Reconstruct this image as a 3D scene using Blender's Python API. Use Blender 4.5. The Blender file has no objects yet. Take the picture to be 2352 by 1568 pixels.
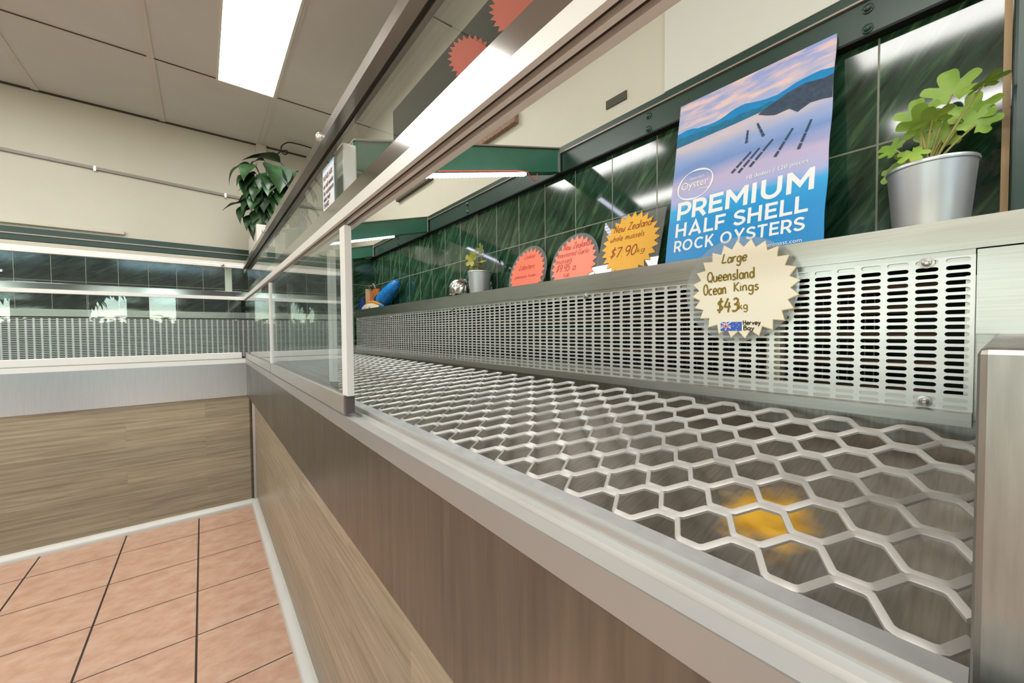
import bpy, bmesh, math, random
from mathutils import Vector, Matrix
random.seed(7)
C = bpy.context.scene.collection
S = bpy.context.scene

# ------------------------------------------------------------------ camera
cam = bpy.data.objects.new('camera', bpy.data.cameras.new('camera'))
C.objects.link(cam)
R = Vector((0.78162757, -0.62369339, -0.00805522))
U = Vector((0.02295568, 0.01585828, 0.9996107))
F = Vector((0.62332285, 0.7815082, -0.02671258))
cam.matrix_world = Matrix(((R.x, U.x, -F.x, 0), (R.y, U.y, -F.y, 0), (R.z, U.z, -F.z, 1.09), (0, 0, 0, 1)))
cam.data.sensor_width = 36
cam.data.lens = 889.7 * 36 / 2352
cam.data.clip_start = 0.02
S.camera = cam

# ------------------------------------------------------------------ world, sun, exposure
S.view_settings.view_transform = 'Standard'
S.view_settings.look = 'None'
S.view_settings.gamma = 1
S.view_settings.use_curve_mapping = False
S.view_settings.exposure = 0.42
W = bpy.data.worlds.new('sky')
S.world = W
W.use_nodes = True
nt = W.node_tree
sky = nt.nodes.new('ShaderNodeTexSky')
sky.sky_type = 'NISHITA'
sky.sun_disc = False
sky.sun_elevation = math.radians(48)
sky.sun_rotation = math.radians(200)
sky.ozone_density = 2.0
sky.dust_density = 0.2
sky.air_density = 1.0
nt.links.new(sky.outputs[0], nt.nodes['Background'].inputs[0])
nt.nodes['Background'].inputs[1].default_value = 1.0
sun = bpy.data.objects.new('sun', bpy.data.lights.new('sun', 'SUN'))
C.objects.link(sun)
sun.data.energy = 11.0
sun.data.angle = math.radians(1)
sun.data.color = (1, 0.93, 0.82)
sun.location = (-3, -8, 8)
sun.rotation_euler = (math.radians(56), 0, math.radians(-12))


def area(name, loc, rot, sx, sy, power, col=(1, 1, 1)):
    o = bpy.data.objects.new(name, bpy.data.lights.new(name, 'AREA'))
    C.objects.link(o)
    o.location = loc
    o.rotation_euler = rot
    o.data.shape = 'RECTANGLE'
    o.data.size = sx
    o.data.size_y = sy
    o.data.energy = power
    o.data.color = col
    return o


# the window openings, declared as sky portals so daylight is sampled through them
FRONT_OPEN = [(-2.75, -2.06, .3, 1.86), (-1.40, -.89, .1, 1.86), (-.72, -.30, .3, 1.86), (.02, .66, .05, .66), (-3.3, -1.45, 2.3, 2.55), (-1.35, .9, 2.3, 2.55)]  # low opening and high strips are added to brighten steel and wood fronts
SIDE_OPEN = [(-1.9, -.5, .9, 2.1), (.3, 1.5, .9, 2.1)]  # side windows are added, unseen, to bring in more daylight
for (o0, o1, z0, z1) in FRONT_OPEN:
    area('window_portal', ((o0 + o1) / 2, -2.69, (z0 + z1) / 2), (math.radians(-90), 0, math.radians(180)), o1 - o0, z1 - z0, 1).data.cycles.is_portal = True
for (o0, o1, z0, z1) in SIDE_OPEN:
    area('window_portal', (-3.59, (o0 + o1) / 2, (z0 + z1) / 2), (math.radians(-90), 0, math.radians(90)), o1 - o0, z1 - z0, 1).data.cycles.is_portal = True


# ------------------------------------------------------------------ helpers
def lin(c):
    return tuple(((v / 255) / 12.92 if v / 255 <= 0.04045 else ((v / 255 + 0.055) / 1.055) ** 2.4) for v in c) + (1,)


class MB:
    """collects faces, then links them as one mesh object"""
    def __init__(s):
        s.v = []
        s.f = []
        s.m = []

    def add(s, vs, fs, mi=0):
        n = len(s.v)
        s.v += [tuple(v) for v in vs]
        s.f += [tuple(i + n for i in f) for f in fs]
        s.m += [mi] * len(fs)
        return s

    def box(s, x0, x1, y0, y1, z0, z1, mi=0):
        vs = [(x, y, z) for x in (x0, x1) for y in (y0, y1) for z in (z0, z1)]
        return s.add(vs, [(0, 1, 3, 2), (4, 6, 7, 5), (0, 4, 5, 1), (2, 3, 7, 6), (0, 2, 6, 4), (1, 5, 7, 3)], mi)

    def prism(s, pts, f0, f1, mi=0):
        """pts: 2D polygon; f0/f1 map a 2D point to the two end positions"""
        n = len(pts)
        vs = [f0(*p) for p in pts] + [f1(*p) for p in pts]
        fs = [tuple(range(n)), tuple(range(2 * n - 1, n - 1, -1))]
        fs += [(i, (i + 1) % n, n + (i + 1) % n, n + i) for i in range(n)]
        return s.add(vs, fs, mi)

    def tube(s, pts, r, n=8, mi=0, cap=True):
        pts = [Vector(p) for p in pts]
        rs = r if isinstance(r, (list, tuple)) else [r] * len(pts)
        rings = []
        up = None
        for i, p in enumerate(pts):
            t = (pts[min(i + 1, len(pts) - 1)] - pts[max(i - 1, 0)]).normalized()
            if up is None:
                up = Vector((0, 0, 1)) if abs(t.z) < 0.9 else Vector((1, 0, 0))
            a = t.cross(up).normalized()
            b = a.cross(t).normalized()
            up = b
            rings.append([p + (a * math.cos(2 * math.pi * k / n) + b * math.sin(2 * math.pi * k / n)) * rs[i] for k in range(n)])
        vs = [v for q in rings for v in q]
        fs = []
        for i in range(len(pts) - 1):
            for k in range(n):
                fs.append((i * n + k, i * n + (k + 1) % n, (i + 1) * n + (k + 1) % n, (i + 1) * n + k))
        if cap:
            fs.append(tuple(range(n - 1, -1, -1)))
            fs.append(tuple((len(pts) - 1) * n + k for k in range(n)))
        return s.add(vs, fs, mi)

    def lathe(s, prof, c, n=48, mi=0):
        """prof: (radius, z) list, revolved about the z axis through c"""
        vs = []
        for r, z in prof:
            for k in range(n):
                a = 2 * math.pi * k / n
                vs.append((c[0] + r * math.cos(a), c[1] + r * math.sin(a), c[2] + z))
        fs = []
        for i in range(len(prof) - 1):
            for k in range(n):
                fs.append((i * n + k, i * n + (k + 1) % n, (i + 1) * n + (k + 1) % n, (i + 1) * n + k))
        return s.add(vs, fs, mi)

    def build(s, name, mats, parent=None, smooth=None, bevel=0, fixn=True):
        me = bpy.data.meshes.new(name)
        me.from_pydata([tuple(v) for v in s.v], [], s.f)
        for m in (mats if isinstance(mats, (list, tuple)) else [mats]):
            me.materials.append(m)
        for p, i in zip(me.polygons, s.m):
            p.material_index = i
        if fixn:
            bm = bmesh.new()
            bm.from_mesh(me)
            bmesh.ops.recalc_face_normals(bm, faces=bm.faces)
            bm.to_mesh(me)
            bm.free()
        if smooth:
            for p in me.polygons:
                p.use_smooth = True
            me.set_sharp_from_angle(angle=math.radians(smooth))
        o = bpy.data.objects.new(name, me)
        C.objects.link(o)
        if parent:
            o.parent = parent
            o.matrix_parent_inverse = parent.matrix_world_local.inverted() if hasattr(parent, 'matrix_world_local') else base_inv(parent)
        if bevel:
            b = o.modifiers.new('bevel', 'BEVEL')
            b.width = bevel
            b.segments = 2
            b.limit_method = 'ANGLE'
            b.angle_limit = math.radians(40)
        return o


def base_inv(p):
    """vertices of children are written in world space"""
    m = p.matrix_basis.copy()
    q = p
    while q.parent:
        m = q.parent.matrix_basis @ q.matrix_parent_inverse @ m
        q = q.parent
    return m.inverted()


def thing(name, label, cat, loc=(0, 0, 0), group=None):
    o = bpy.data.objects.new(name, None)
    o.empty_display_size = 0.05
    o.location = loc
    C.objects.link(o)
    return tag(o, label, cat, group)


def tag(o, label, cat, group=None):
    o['label'] = label
    o['category'] = cat
    if group:
        o['group'] = group
    return o


def struct(o):
    o['kind'] = 'structure'
    return o


# ------------------------------------------------------------------ materials
def base(name):
    m = bpy.data.materials.new(name)
    m.use_nodes = True
    return m, m.node_tree.nodes, m.node_tree.links, m.node_tree.nodes['Principled BSDF']


def simple(name, rgb, rough=0.5, metal=0.0, noise=0.0, scale=8.0, bump=0.0, spec=0.5, stretch=(1, 1, 1), emis=0):
    m, n, l, b = base(name)
    b.inputs['Base Color'].default_value = lin(rgb)
    b.inputs['Roughness'].default_value = rough
    b.inputs['Metallic'].default_value = metal
    b.inputs['Specular IOR Level'].default_value = spec
    if emis:
        b.inputs['Emission Color'].default_value = lin(rgb)
        b.inputs['Emission Strength'].default_value = emis
    if noise or bump:
        tc = n.new('ShaderNodeTexCoord')
        mp = n.new('ShaderNodeMapping')
        mp.inputs['Scale'].default_value = stretch
        l.new(tc.outputs['Object'], mp.inputs[0])
        t = n.new('ShaderNodeTexNoise')
        t.inputs['Scale'].default_value = scale
        t.inputs['Detail'].default_value = 8
        t.inputs['Roughness'].default_value = 0.62
        l.new(mp.outputs[0], t.inputs[0])
        if noise:
            r = n.new('ShaderNodeValToRGB')
            c = lin(rgb)
            r.color_ramp.elements[0].position = 0.3
            r.color_ramp.elements[1].position = 0.72
            r.color_ramp.elements[0].color = tuple(v * (1 - noise) for v in c[:3]) + (1,)
            r.color_ramp.elements[1].color = tuple(min(1, v * (1 + noise)) for v in c[:3]) + (1,)
            l.new(t.outputs[0], r.inputs[0])
            l.new(r.outputs[0], b.inputs['Base Color'])
        if bump:
            bp = n.new('ShaderNodeBump')
            bp.inputs['Strength'].default_value = bump
            bp.inputs['Distance'].default_value = 0.002
            l.new(t.outputs[0], bp.inputs['Height'])
            l.new(bp.outputs[0], b.inputs['Normal'])
    return m


def steel(name, rgb, rough=0.28, stretch=(4, 4, 90), var=0.12, blot=0.25, metal=1.0):
    """brushed stainless steel: fine stretched streaks plus broad smudges in the gloss"""
    m, n, l, b = base(name)
    b.inputs['Metallic'].default_value = metal
    tc = n.new('ShaderNodeTexCoord')
    mp = n.new('ShaderNodeMapping')
    mp.inputs['Scale'].default_value = stretch
    l.new(tc.outputs['Object'], mp.inputs[0])
    t = n.new('ShaderNodeTexNoise')
    t.inputs['Scale'].default_value = 6
    t.inputs['Detail'].default_value = 6
    l.new(mp.outputs[0], t.inputs[0])
    t2 = n.new('ShaderNodeTexNoise')
    t2.inputs['Scale'].default_value = 5
    t2.inputs['Detail'].default_value = 3
    t2.inputs['Roughness'].default_value = 0.5
    l.new(tc.outputs['Object'], t2.inputs[0])
    c = lin(rgb)
    mx = n.new('ShaderNodeValToRGB')
    mx.color_ramp.elements[0].position = 0.3
    mx.color_ramp.elements[1].position = 0.7
    mx.color_ramp.elements[0].color = tuple(v * (1 - var) for v in c[:3]) + (1,)
    mx.color_ramp.elements[1].color = tuple(min(1, v * (1 + var)) for v in c[:3]) + (1,)
    l.new(t.outputs[0], mx.inputs[0])
    l.new(mx.outputs[0], b.inputs['Base Color'])
    rr = n.new('ShaderNodeMapRange')
    rr.inputs['From Min'].default_value = 0.3
    rr.inputs['From Max'].default_value = 0.7
    rr.inputs['To Min'].default_value = rough * (1 - blot)
    rr.inputs['To Max'].default_value = rough * (1 + blot)
    l.new(t2.outputs[0], rr.inputs[0])
    l.new(rr.outputs[0], b.inputs['Roughness'])
    return m


def glassmat(name, tint=(0.93, 0.97, 0.95), dust_haze=0.02):
    """clear pane: tinted see-through plus a two-sided Schlick reflection and a little diffuse dust and haze"""
    m, n, l, b = base(name)
    n.remove(b)
    g = n.new('ShaderNodeNewGeometry')
    d = n.new('ShaderNodeVectorMath')
    d.operation = 'DOT_PRODUCT'
    l.new(g.outputs['Normal'], d.inputs[0])
    l.new(g.outputs['Incoming'], d.inputs[1])

    def mth(op, a, bb=None):
        q = n.new('ShaderNodeMath')
        q.operation = op
        for i, x in enumerate((a, bb)):
            if x is None:
                continue
            if isinstance(x, (int, float)):
                q.inputs[i].default_value = x
            else:
                l.new(x, q.inputs[i])
        return q.outputs[0]
    c = mth('ABSOLUTE', d.outputs['Value'])
    p = mth('POWER', mth('SUBTRACT', 1.0, c), 5.0)
    fr = mth('ADD', mth('MULTIPLY', p, 0.955), 0.045)
    tr = n.new('ShaderNodeBsdfTransparent')
    tr.inputs[0].default_value = tint + (1,)
    gl = n.new('ShaderNodeBsdfGlossy')
    gl.inputs['Roughness'].default_value = 0.0
    df = n.new('ShaderNodeBsdfDiffuse')
    df.inputs[0].default_value = (0.7, 0.7, 0.7, 1)
    m1 = n.new('ShaderNodeMixShader')
    m1.inputs[0].default_value = dust_haze
    l.new(tr.outputs[0], m1.inputs[1])
    l.new(df.outputs[0], m1.inputs[2])
    m2 = n.new('ShaderNodeMixShader')
    l.new(fr, m2.inputs[0])
    l.new(m1.outputs[0], m2.inputs[1])
    l.new(gl.outputs[0], m2.inputs[2])
    l.new(m2.outputs[0], n['Material Output'].inputs[0])
    return m


def floor_mat():
    m, n, l, b = base('terracotta_floor_tiles')
    tc = n.new('ShaderNodeTexCoord')
    sp = n.new('ShaderNodeSeparateXYZ')
    l.new(tc.outputs['Object'], sp.inputs[0])

    def line(out, off, half):
        a = n.new('ShaderNodeMath'); a.operation = 'SUBTRACT'; a.inputs[1].default_value = off
        l.new(out, a.inputs[0])
        q = n.new('ShaderNodeMath'); q.operation = 'PINGPONG'; q.inputs[1].default_value = 0.1525
        l.new(a.outputs[0], q.inputs[0])
        r = n.new('ShaderNodeMath'); r.operation = 'LESS_THAN'; r.inputs[1].default_value = half
        l.new(q.outputs[0], r.inputs[0])
        return r.outputs[0]
    gx = line(sp.outputs[0], -0.0425, 0.0033)
    gy = line(sp.outputs[1], 2.7035, 0.0024)
    mx = n.new('ShaderNodeMath'); mx.operation = 'MAXIMUM'
    l.new(gx, mx.inputs[0]); l.new(gy, mx.inputs[1])
    mp = n.new('ShaderNodeMapping')
    mp.inputs['Scale'].default_value = (1.0, 1.35, 1)
    mp.inputs['Rotation'].default_value = (0, 0, 0.5)
    l.new(tc.outputs['Object'], mp.inputs[0])
    t = n.new('ShaderNodeTexNoise')
    t.inputs['Scale'].default_value = 15
    t.inputs['Detail'].default_value = 10
    t.inputs['Roughness'].default_value = 0.6
    l.new(mp.outputs[0], t.inputs[0])
    r = n.new('ShaderNodeValToRGB')
    e = r.color_ramp.elements
    e[0].position = 0.3; e[0].color = lin((180, 140, 116))
    e[1].position = 0.7; e[1].color = lin((202, 171, 148))
    k = e.new(0.5); k.color = lin((192, 155, 130))
    l.new(t.outputs[0], r.inputs[0])
    c = n.new('ShaderNodeMix'); c.data_type = 'RGBA'
    l.new(mx.outputs[0], c.inputs[0])
    l.new(r.outputs[0], c.inputs[6])
    c.inputs[7].default_value = lin((48, 40, 35))
    l.new(c.outputs[2], b.inputs['Base Color'])
    b.inputs['Roughness'].default_value = 0.42
    bp = n.new('ShaderNodeBump'); bp.invert = True
    bp.inputs['Strength'].default_value = 0.5; bp.inputs['Distance'].default_value = 0.002
    l.new(mx.outputs[0], bp.inputs['Height'])
    l.new(bp.outputs[0], b.inputs['Normal'])
    return m


def wood_mat(axis):
    """weathered grey-oak planks laid horizontally; axis = the plank direction (0 = x, 1 = y)"""
    m, n, l, b = base('weathered_oak_laminate')
    tc = n.new('ShaderNodeTexCoord')
    sp = n.new('ShaderNodeSeparateXYZ')
    l.new(tc.outputs['Object'], sp.inputs[0])
    cb = n.new('ShaderNodeCombineXYZ')
    l.new(sp.outputs[axis], cb.inputs[0])
    l.new(sp.outputs[2], cb.inputs[1])
    br = n.new('ShaderNodeTexBrick')
    br.offset = 0.37
    br.inputs['Scale'].default_value = 1
    br.inputs['Mortar Size'].default_value = 0.0008
    br.inputs['Brick Width'].default_value = 0.92
    br.inputs['Row Height'].default_value = 0.118
    br.inputs['Color1'].default_value = (0, 0, 0, 1)
    br.inputs['Color2'].default_value = (1, 1, 1, 1)
    br.inputs['Mortar'].default_value = (0.2, 0.2, 0.2, 1)
    l.new(cb.outputs[0], br.inputs[0])
    off = n.new('ShaderNodeVectorMath'); off.operation = 'MULTIPLY_ADD'
    l.new(br.outputs['Color'], off.inputs[0])
    off.inputs[1].default_value = (7.3, 5.1, 0)
    l.new(cb.outputs[0], off.inputs[2])
    mp = n.new('ShaderNodeMapping')
    mp.inputs['Scale'].default_value = (1.3, 34, 1)
    l.new(off.outputs[0], mp.inputs[0])
    t = n.new('ShaderNodeTexNoise')
    t.inputs['Scale'].default_value = 2.2
    t.inputs['Detail'].default_value = 12
    t.inputs['Roughness'].default_value = 0.68
    t.inputs['Distortion'].default_value = 0.35
    l.new(mp.outputs[0], t.inputs[0])
    r = n.new('ShaderNodeValToRGB')
    e = r.color_ramp.elements
    e[0].position = 0.26; e[0].color = lin((116, 102, 82))
    e[1].position = 0.76; e[1].color = lin((182, 170, 146))
    k = e.new(0.5); k.color = lin((154, 140, 114))
    l.new(t.outputs[0], r.inputs[0])
    c = n.new('ShaderNodeMix'); c.data_type = 'RGBA'; c.blend_type = 'MULTIPLY'
    c.inputs[0].default_value = 1
    l.new(r.outputs[0], c.inputs[6])
    tr = n.new('ShaderNodeMapRange')
    tr.inputs['To Min'].default_value = 0.82; tr.inputs['To Max'].default_value = 1.05
    l.new(br.outputs['Color'], tr.inputs[0])
    l.new(tr.outputs[0], c.inputs[7])
    l.new(c.outputs[2], b.inputs['Base Color'])
    b.inputs['Roughness'].default_value = 0.36
    return m


def marble_mat(axis, off, zoff=1.232, cols=((20, 42, 30), (44, 76, 54), (104, 132, 96))):
    """glossy dark-green marbled wall tiles 150 x 200 with pale grout"""
    m, n, l, b = base('green_marbled_tiles')
    tc = n.new('ShaderNodeTexCoord')
    sp = n.new('ShaderNodeSeparateXYZ')
    l.new(tc.outputs['Object'], sp.inputs[0])

    def cell(out, o, size):
        a = n.new('ShaderNodeMath'); a.operation = 'SUBTRACT'; a.inputs[1].default_value = o
        l.new(out, a.inputs[0])
        d = n.new('ShaderNodeMath'); d.operation = 'DIVIDE'; d.inputs[1].default_value = size
        l.new(a.outputs[0], d.inputs[0])
        fl = n.new('ShaderNodeMath'); fl.operation = 'FLOOR'
        l.new(d.outputs[0], fl.inputs[0])
        q = n.new('ShaderNodeMath'); q.operation = 'PINGPONG'; q.inputs[1].default_value = size / 2
        l.new(a.outputs[0], q.inputs[0])
        r = n.new('ShaderNodeMath'); r.operation = 'LESS_THAN'; r.inputs[1].default_value = 0.0016
        l.new(q.outputs[0], r.inputs[0])
        return fl.outputs[0], r.outputs[0]
    iu, gu = cell(sp.outputs[axis], off, 0.1497)
    iv, gv = cell(sp.outputs[2], zoff, 0.2)
    mx = n.new('ShaderNodeMath'); mx.operation = 'MAXIMUM'
    l.new(gu, mx.inputs[0]); l.new(gv, mx.inputs[1])
    cb = n.new('ShaderNodeCombineXYZ')
    l.new(sp.outputs[axis], cb.inputs[0]); l.new(sp.outputs[2], cb.inputs[1])
    ci = n.new('ShaderNodeCombineXYZ')
    l.new(iu, ci.inputs[0]); l.new(iv, ci.inputs[1])
    wn = n.new('ShaderNodeTexWhiteNoise')
    l.new(ci.outputs[0], wn.inputs[0])
    ad = n.new('ShaderNodeVectorMath'); ad.operation = 'MULTIPLY_ADD'
    l.new(wn.outputs['Color'], ad.inputs[0])
    ad.inputs[1].default_value = (3, 3, 3)
    l.new(cb.outputs[0], ad.inputs[2])
    mp = n.new('ShaderNodeMapping')
    mp.inputs['Rotation'].default_value = (0, 0, 0.95 if axis == 1 else -0.5)
    l.new(ad.outputs[0], mp.inputs[0])
    mp2 = n.new('ShaderNodeMapping')
    mp2.inputs['Scale'].default_value = (4, 26, 1)
    l.new(mp.outputs[0], mp2.inputs[0])
    t = n.new('ShaderNodeTexNoise')
    t.inputs['Scale'].default_value = 1.6
    t.inputs['Detail'].default_value = 9
    t.inputs['Roughness'].default_value = 0.62
    t.inputs['Distortion'].default_value = 0.9
    l.new(mp2.outputs[0], t.inputs[0])
    r = n.new('ShaderNodeValToRGB')
    e = r.color_ramp.elements
    e[0].position = 0.36; e[0].color = lin(cols[0])
    e[1].position = 0.76; e[1].color = lin(cols[2])
    k = e.new(0.55); k.color = lin(cols[1])
    l.new(t.outputs[0], r.inputs[0])
    c = n.new('ShaderNodeMix'); c.data_type = 'RGBA'
    l.new(mx.outputs[0], c.inputs[0])
    l.new(r.outputs[0], c.inputs[6])
    c.inputs[7].default_value = lin((138, 140, 124))
    l.new(c.outputs[2], b.inputs['Base Color'])
    ro = n.new('ShaderNodeMapRange')
    ro.inputs['To Min'].default_value = 0.08; ro.inputs['To Max'].default_value = 0.7
    l.new(mx.outputs[0], ro.inputs[0])
    l.new(ro.outputs[0], b.inputs['Roughness'])
    b.inputs['Specular IOR Level'].default_value = 0.6
    bp = n.new('ShaderNodeBump'); bp.invert = True
    bp.inputs['Strength'].default_value = 0.4; bp.inputs['Distance'].default_value = 0.002
    l.new(mx.outputs[0], bp.inputs['Height'])
    l.new(bp.outputs[0], b.inputs['Normal'])
    return m


def tray_mat():
    """worn steel tray floor with one yellow stain"""
    m = steel('worn_tray_steel', (158, 151, 141), 0.36, (3, 40, 3), 0.15, 0.15)
    n, l = m.node_tree.nodes, m.node_tree.links
    b = n['Principled BSDF']
    old = b.inputs['Base Color'].links[0].from_socket
    tc = n.new('ShaderNodeTexCoord')
    t = n.new('ShaderNodeTexNoise')
    t.inputs['Scale'].default_value = 26; t.inputs['Detail'].default_value = 6
    l.new(tc.outputs['Object'], t.inputs[0])
    d = n.new('ShaderNodeVectorMath'); d.operation = 'SUBTRACT'
    d.inputs[1].default_value = (0.553, 0.176, 0.86)
    l.new(tc.outputs['Object'], d.inputs[0])
    sc = n.new('ShaderNodeVectorMath'); sc.operation = 'MULTIPLY'
    sc.inputs[1].default_value = (11, 14, 0)
    l.new(d.outputs[0], sc.inputs[0])
    ln = n.new('ShaderNodeVectorMath'); ln.operation = 'LENGTH'
    l.new(sc.outputs[0], ln.inputs[0])
    su = n.new('ShaderNodeMath'); su.operation = 'SUBTRACT'
    l.new(t.outputs[0], su.inputs[0]); l.new(ln.outputs['Value'], su.inputs[1])
    r = n.new('ShaderNodeMapRange')
    r.inputs['From Min'].default_value = -0.35; r.inputs['From Max'].default_value = 0.12
    l.new(su.outputs[0], r.inputs[0])
    c = n.new('ShaderNodeMix'); c.data_type = 'RGBA'
    l.new(r.outputs[0], c.inputs[0])
    l.new(old, c.inputs[6])
    c.inputs[7].default_value = lin((245, 188, 44))
    l.new(c.outputs[2], b.inputs['Base Color'])
    mr = n.new('ShaderNodeMapRange')
    mr.inputs['To Min'].default_value = 1; mr.inputs['To Max'].default_value = 0.15
    l.new(r.outputs[0], mr.inputs[0])
    l.new(mr.outputs[0], b.inputs['Metallic'])
    return m


def rail_mat():
    """aluminium track with brown residue lines in its grooves (along y)"""
    m = steel('aluminium_track', (208, 207, 202), 0.42, (3, 2, 3), 0.04, 0.1)
    n, l = m.node_tree.nodes, m.node_tree.links
    b = n['Principled BSDF']
    b.inputs['Metallic'].default_value = 0.3
    old = b.inputs['Base Color'].links[0].from_socket
    tc = n.new('ShaderNodeTexCoord')
    sp = n.new('ShaderNodeSeparateXYZ'); l.new(tc.outputs['Object'], sp.inputs[0])
    t = n.new('ShaderNodeTexNoise'); t.inputs['Scale'].default_value = 30; t.inputs['Detail'].default_value = 5
    mp = n.new('ShaderNodeMapping'); mp.inputs['Scale'].default_value = (1, 0.35, 1)
    l.new(tc.outputs['Object'], mp.inputs[0]); l.new(mp.outputs[0], t.inputs[0])

    def band(x, w, lo, hi):
        s = n.new('ShaderNodeMath'); s.operation = 'SUBTRACT'; s.inputs[1].default_value = x
        l.new(sp.outputs[0], s.inputs[0])
        a = n.new('ShaderNodeMath'); a.operation = 'ABSOLUTE'; l.new(s.outputs[0], a.inputs[0])
        g = n.new('ShaderNodeMapRange'); g.inputs['From Min'].default_value = w; g.inputs['From Max'].default_value = w * .5
        l.new(a.outputs[0], g.inputs[0])
        h = n.new('ShaderNodeMapRange'); h.inputs['From Min'].default_value = lo; h.inputs['From Max'].default_value = hi
        l.new(t.outputs[0], h.inputs[0])
        q = n.new('ShaderNodeMath'); q.operation = 'MULTIPLY'
        l.new(g.outputs[0], q.inputs[0]); l.new(h.outputs[0], q.inputs[1])
        return q.outputs[0]
    a = n.new('ShaderNodeMath'); a.operation = 'MAXIMUM'
    l.new(band(0.2237, 0.0018, 0.34, 0.50), a.inputs[0]); l.new(band(0.2455, 0.0034, 0.30, 0.46), a.inputs[1])
    c = n.new('ShaderNodeMix'); c.data_type = 'RGBA'
    l.new(a.outputs[0], c.inputs[0]); l.new(old, c.inputs[6])
    c.inputs[7].default_value = lin((176, 122, 52))
    l.new(c.outputs[2], b.inputs['Base Color'])
    return m


M_floor = floor_mat()
M_wood_y = wood_mat(1)
M_wood_x = wood_mat(0)
M_tile_right = marble_mat(1, 0.1453)
M_tile_back = marble_mat(0, -0.888, 1.232, ((20, 30, 26), (36, 50, 42), (70, 84, 70)))  # darker copy of the tiles, their dull reflection put into the colour
M_tile_part = marble_mat(0, 0.25)
M_tray = tray_mat()
M_track = rail_mat()
M_beige = simple('cream_wall_paint', (204, 201, 184), 0.55, noise=0.03, scale=3)
M_ceil = simple('ceiling_board', (214, 212, 207), 0.7, noise=0.04, scale=2.5)
M_grid = simple('ceiling_cover_strip', (212, 208, 200), 0.6)
M_ceilgap = simple('dark_ceiling_gap', (70, 64, 56), 0.8)  # darker thin lines beside the strips and along the back wall
M_white = simple('white_plastic', (225, 225, 215), 0.35)
M_cove = simple('white_vinyl_cove', (206, 204, 194), 0.4, noise=0.04, scale=12)
M_apron = steel('brushed_apron_steel', (118, 114, 106), 0.33, (2, 13, 1.0), 0.16, 0.12, .85)
M_apron_x = steel('brushed_apron_steel_x', (186, 183, 180), 0.285, (60, 2, 1.5), 0.05, 0.02)
M_steel = steel('brushed_steel', (198, 194, 188), 0.33, (6, 1.5, 60), 0.07, 0.12)
M_alu = steel('satin_aluminium', (196, 193, 187), 0.31, (1, 1, 1), 0.02, 0.05, .75)
M_toprail = steel('worn_top_rail', (150, 144, 137), 0.22, (1, 1, 1), 0.03, 0.15, .9)
M_face = steel('track_face_dulled', (160, 156, 151), 0.36, (1, 1, 1), 0.03, 0.1, .4)  # track front darkened in its colour for the floor it mirrors
M_anod = steel('pale_anodised_aluminium', (226, 224, 219), 0.38, (1, 1, 1), 0.02, 0.1, .25)
M_polish = steel('polished_rail_steel', (178, 176, 172), 0.13, (1, 1, 1), 0.03, 0.1)
M_darkalu = steel('dark_aluminium', (120, 112, 104), 0.34, (1.5, 1.5, 40), 0.05, 0.1)
M_groove = simple('dark_groove', (42, 36, 33), 0.6)  # dark strips filling the rail grooves
M_perf = steel('perforated_steel', (226, 223, 218), 0.38, (3, 3, 3), 0.04, 0.1, .65)
M_mesh = simple('galvanised_mesh', (204, 202, 196), 0.46, 0.5, noise=.05, scale=30)
M_galv = simple('galvanised_strip', (190, 193, 192), 0.5, 0.35, noise=0.14, scale=24)
M_glass = glassmat('clear_glass')
M_acry = glassmat('clear_acrylic', (0.92, 0.94, 0.93), 0.16)  # pale haze of the sign discs mixed in as diffuse white
M_edge = simple('polished_glass_edge', (226, 224, 220), 0.3)
M_endcap = simple('brown_end_cap', (84, 76, 74), 0.5)
M_beam = simple('green_painted_steel', (58, 116, 92), 0.24, noise=0.12, scale=6)
M_beamdark = simple('dark_green_steel', (40, 66, 57), 0.3, noise=0.1, scale=6)
M_trimline = simple('pale_edge_trim', (160, 150, 138), 0.35, 0.3)
M_star = simple('red_orange_card', (255, 124, 104), .6)
M_black = simple('black_shade_fill', (12, 12, 12), 0.7)  # flat black standing in for deep shade
M_coil = simple('coil_brown', (120, 96, 80), 0.4, 0.5, noise=0.25, scale=30)
M_fin = simple('coil_fins', (112, 106, 100), 0.45, 0.7, noise=0.2, scale=40)
M_cover = simple('cream_cover_sheet', (214, 216, 206), 0.4)
M_light = simple('light_diffuser', (255, 253, 248), 0.5, emis=5.0)
M_led = simple('led_chip', (232, 234, 255), 0.4, emis=9)
M_ledbar = simple('led_bar', (225, 225, 235), 0.4)
M_wirered = simple('orange_red_wire', (226, 96, 70), 0.5)
M_cable = simple('black_cable', (30, 28, 26), 0.5)
M_board = simple('dark_glossy_board', (40, 52, 44), 0.16, noise=0.2, scale=2)
M_ink = simple('dark_sign_ink', (92, 70, 78), 0.6)


def planks(axis):
    return M_wood_x if axis == 0 else M_wood_y


# ------------------------------------------------------------------ room shell
XR, YB, ZC = 1.0, 3.73, 2.6
XL, YF = -3.6, -2.7
struct(MB().box(XL - .1, 3, YF - .1, YB + .15, -.1, 0).build('floor', M_floor))
struct(MB().box(XL - .1, 1.2, YF - .1, YB + .15, ZC + .004, ZC + .1).build('ceiling', M_ceil))
struct(MB().box(XL - .1, 1.15, YB, YB + .12, 0, ZC + .004).build('wall_back', M_beige))
struct(MB().box(XR, XR + .12, YF, YB, 0, ZC + .004).build('wall_right', M_beige))
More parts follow.
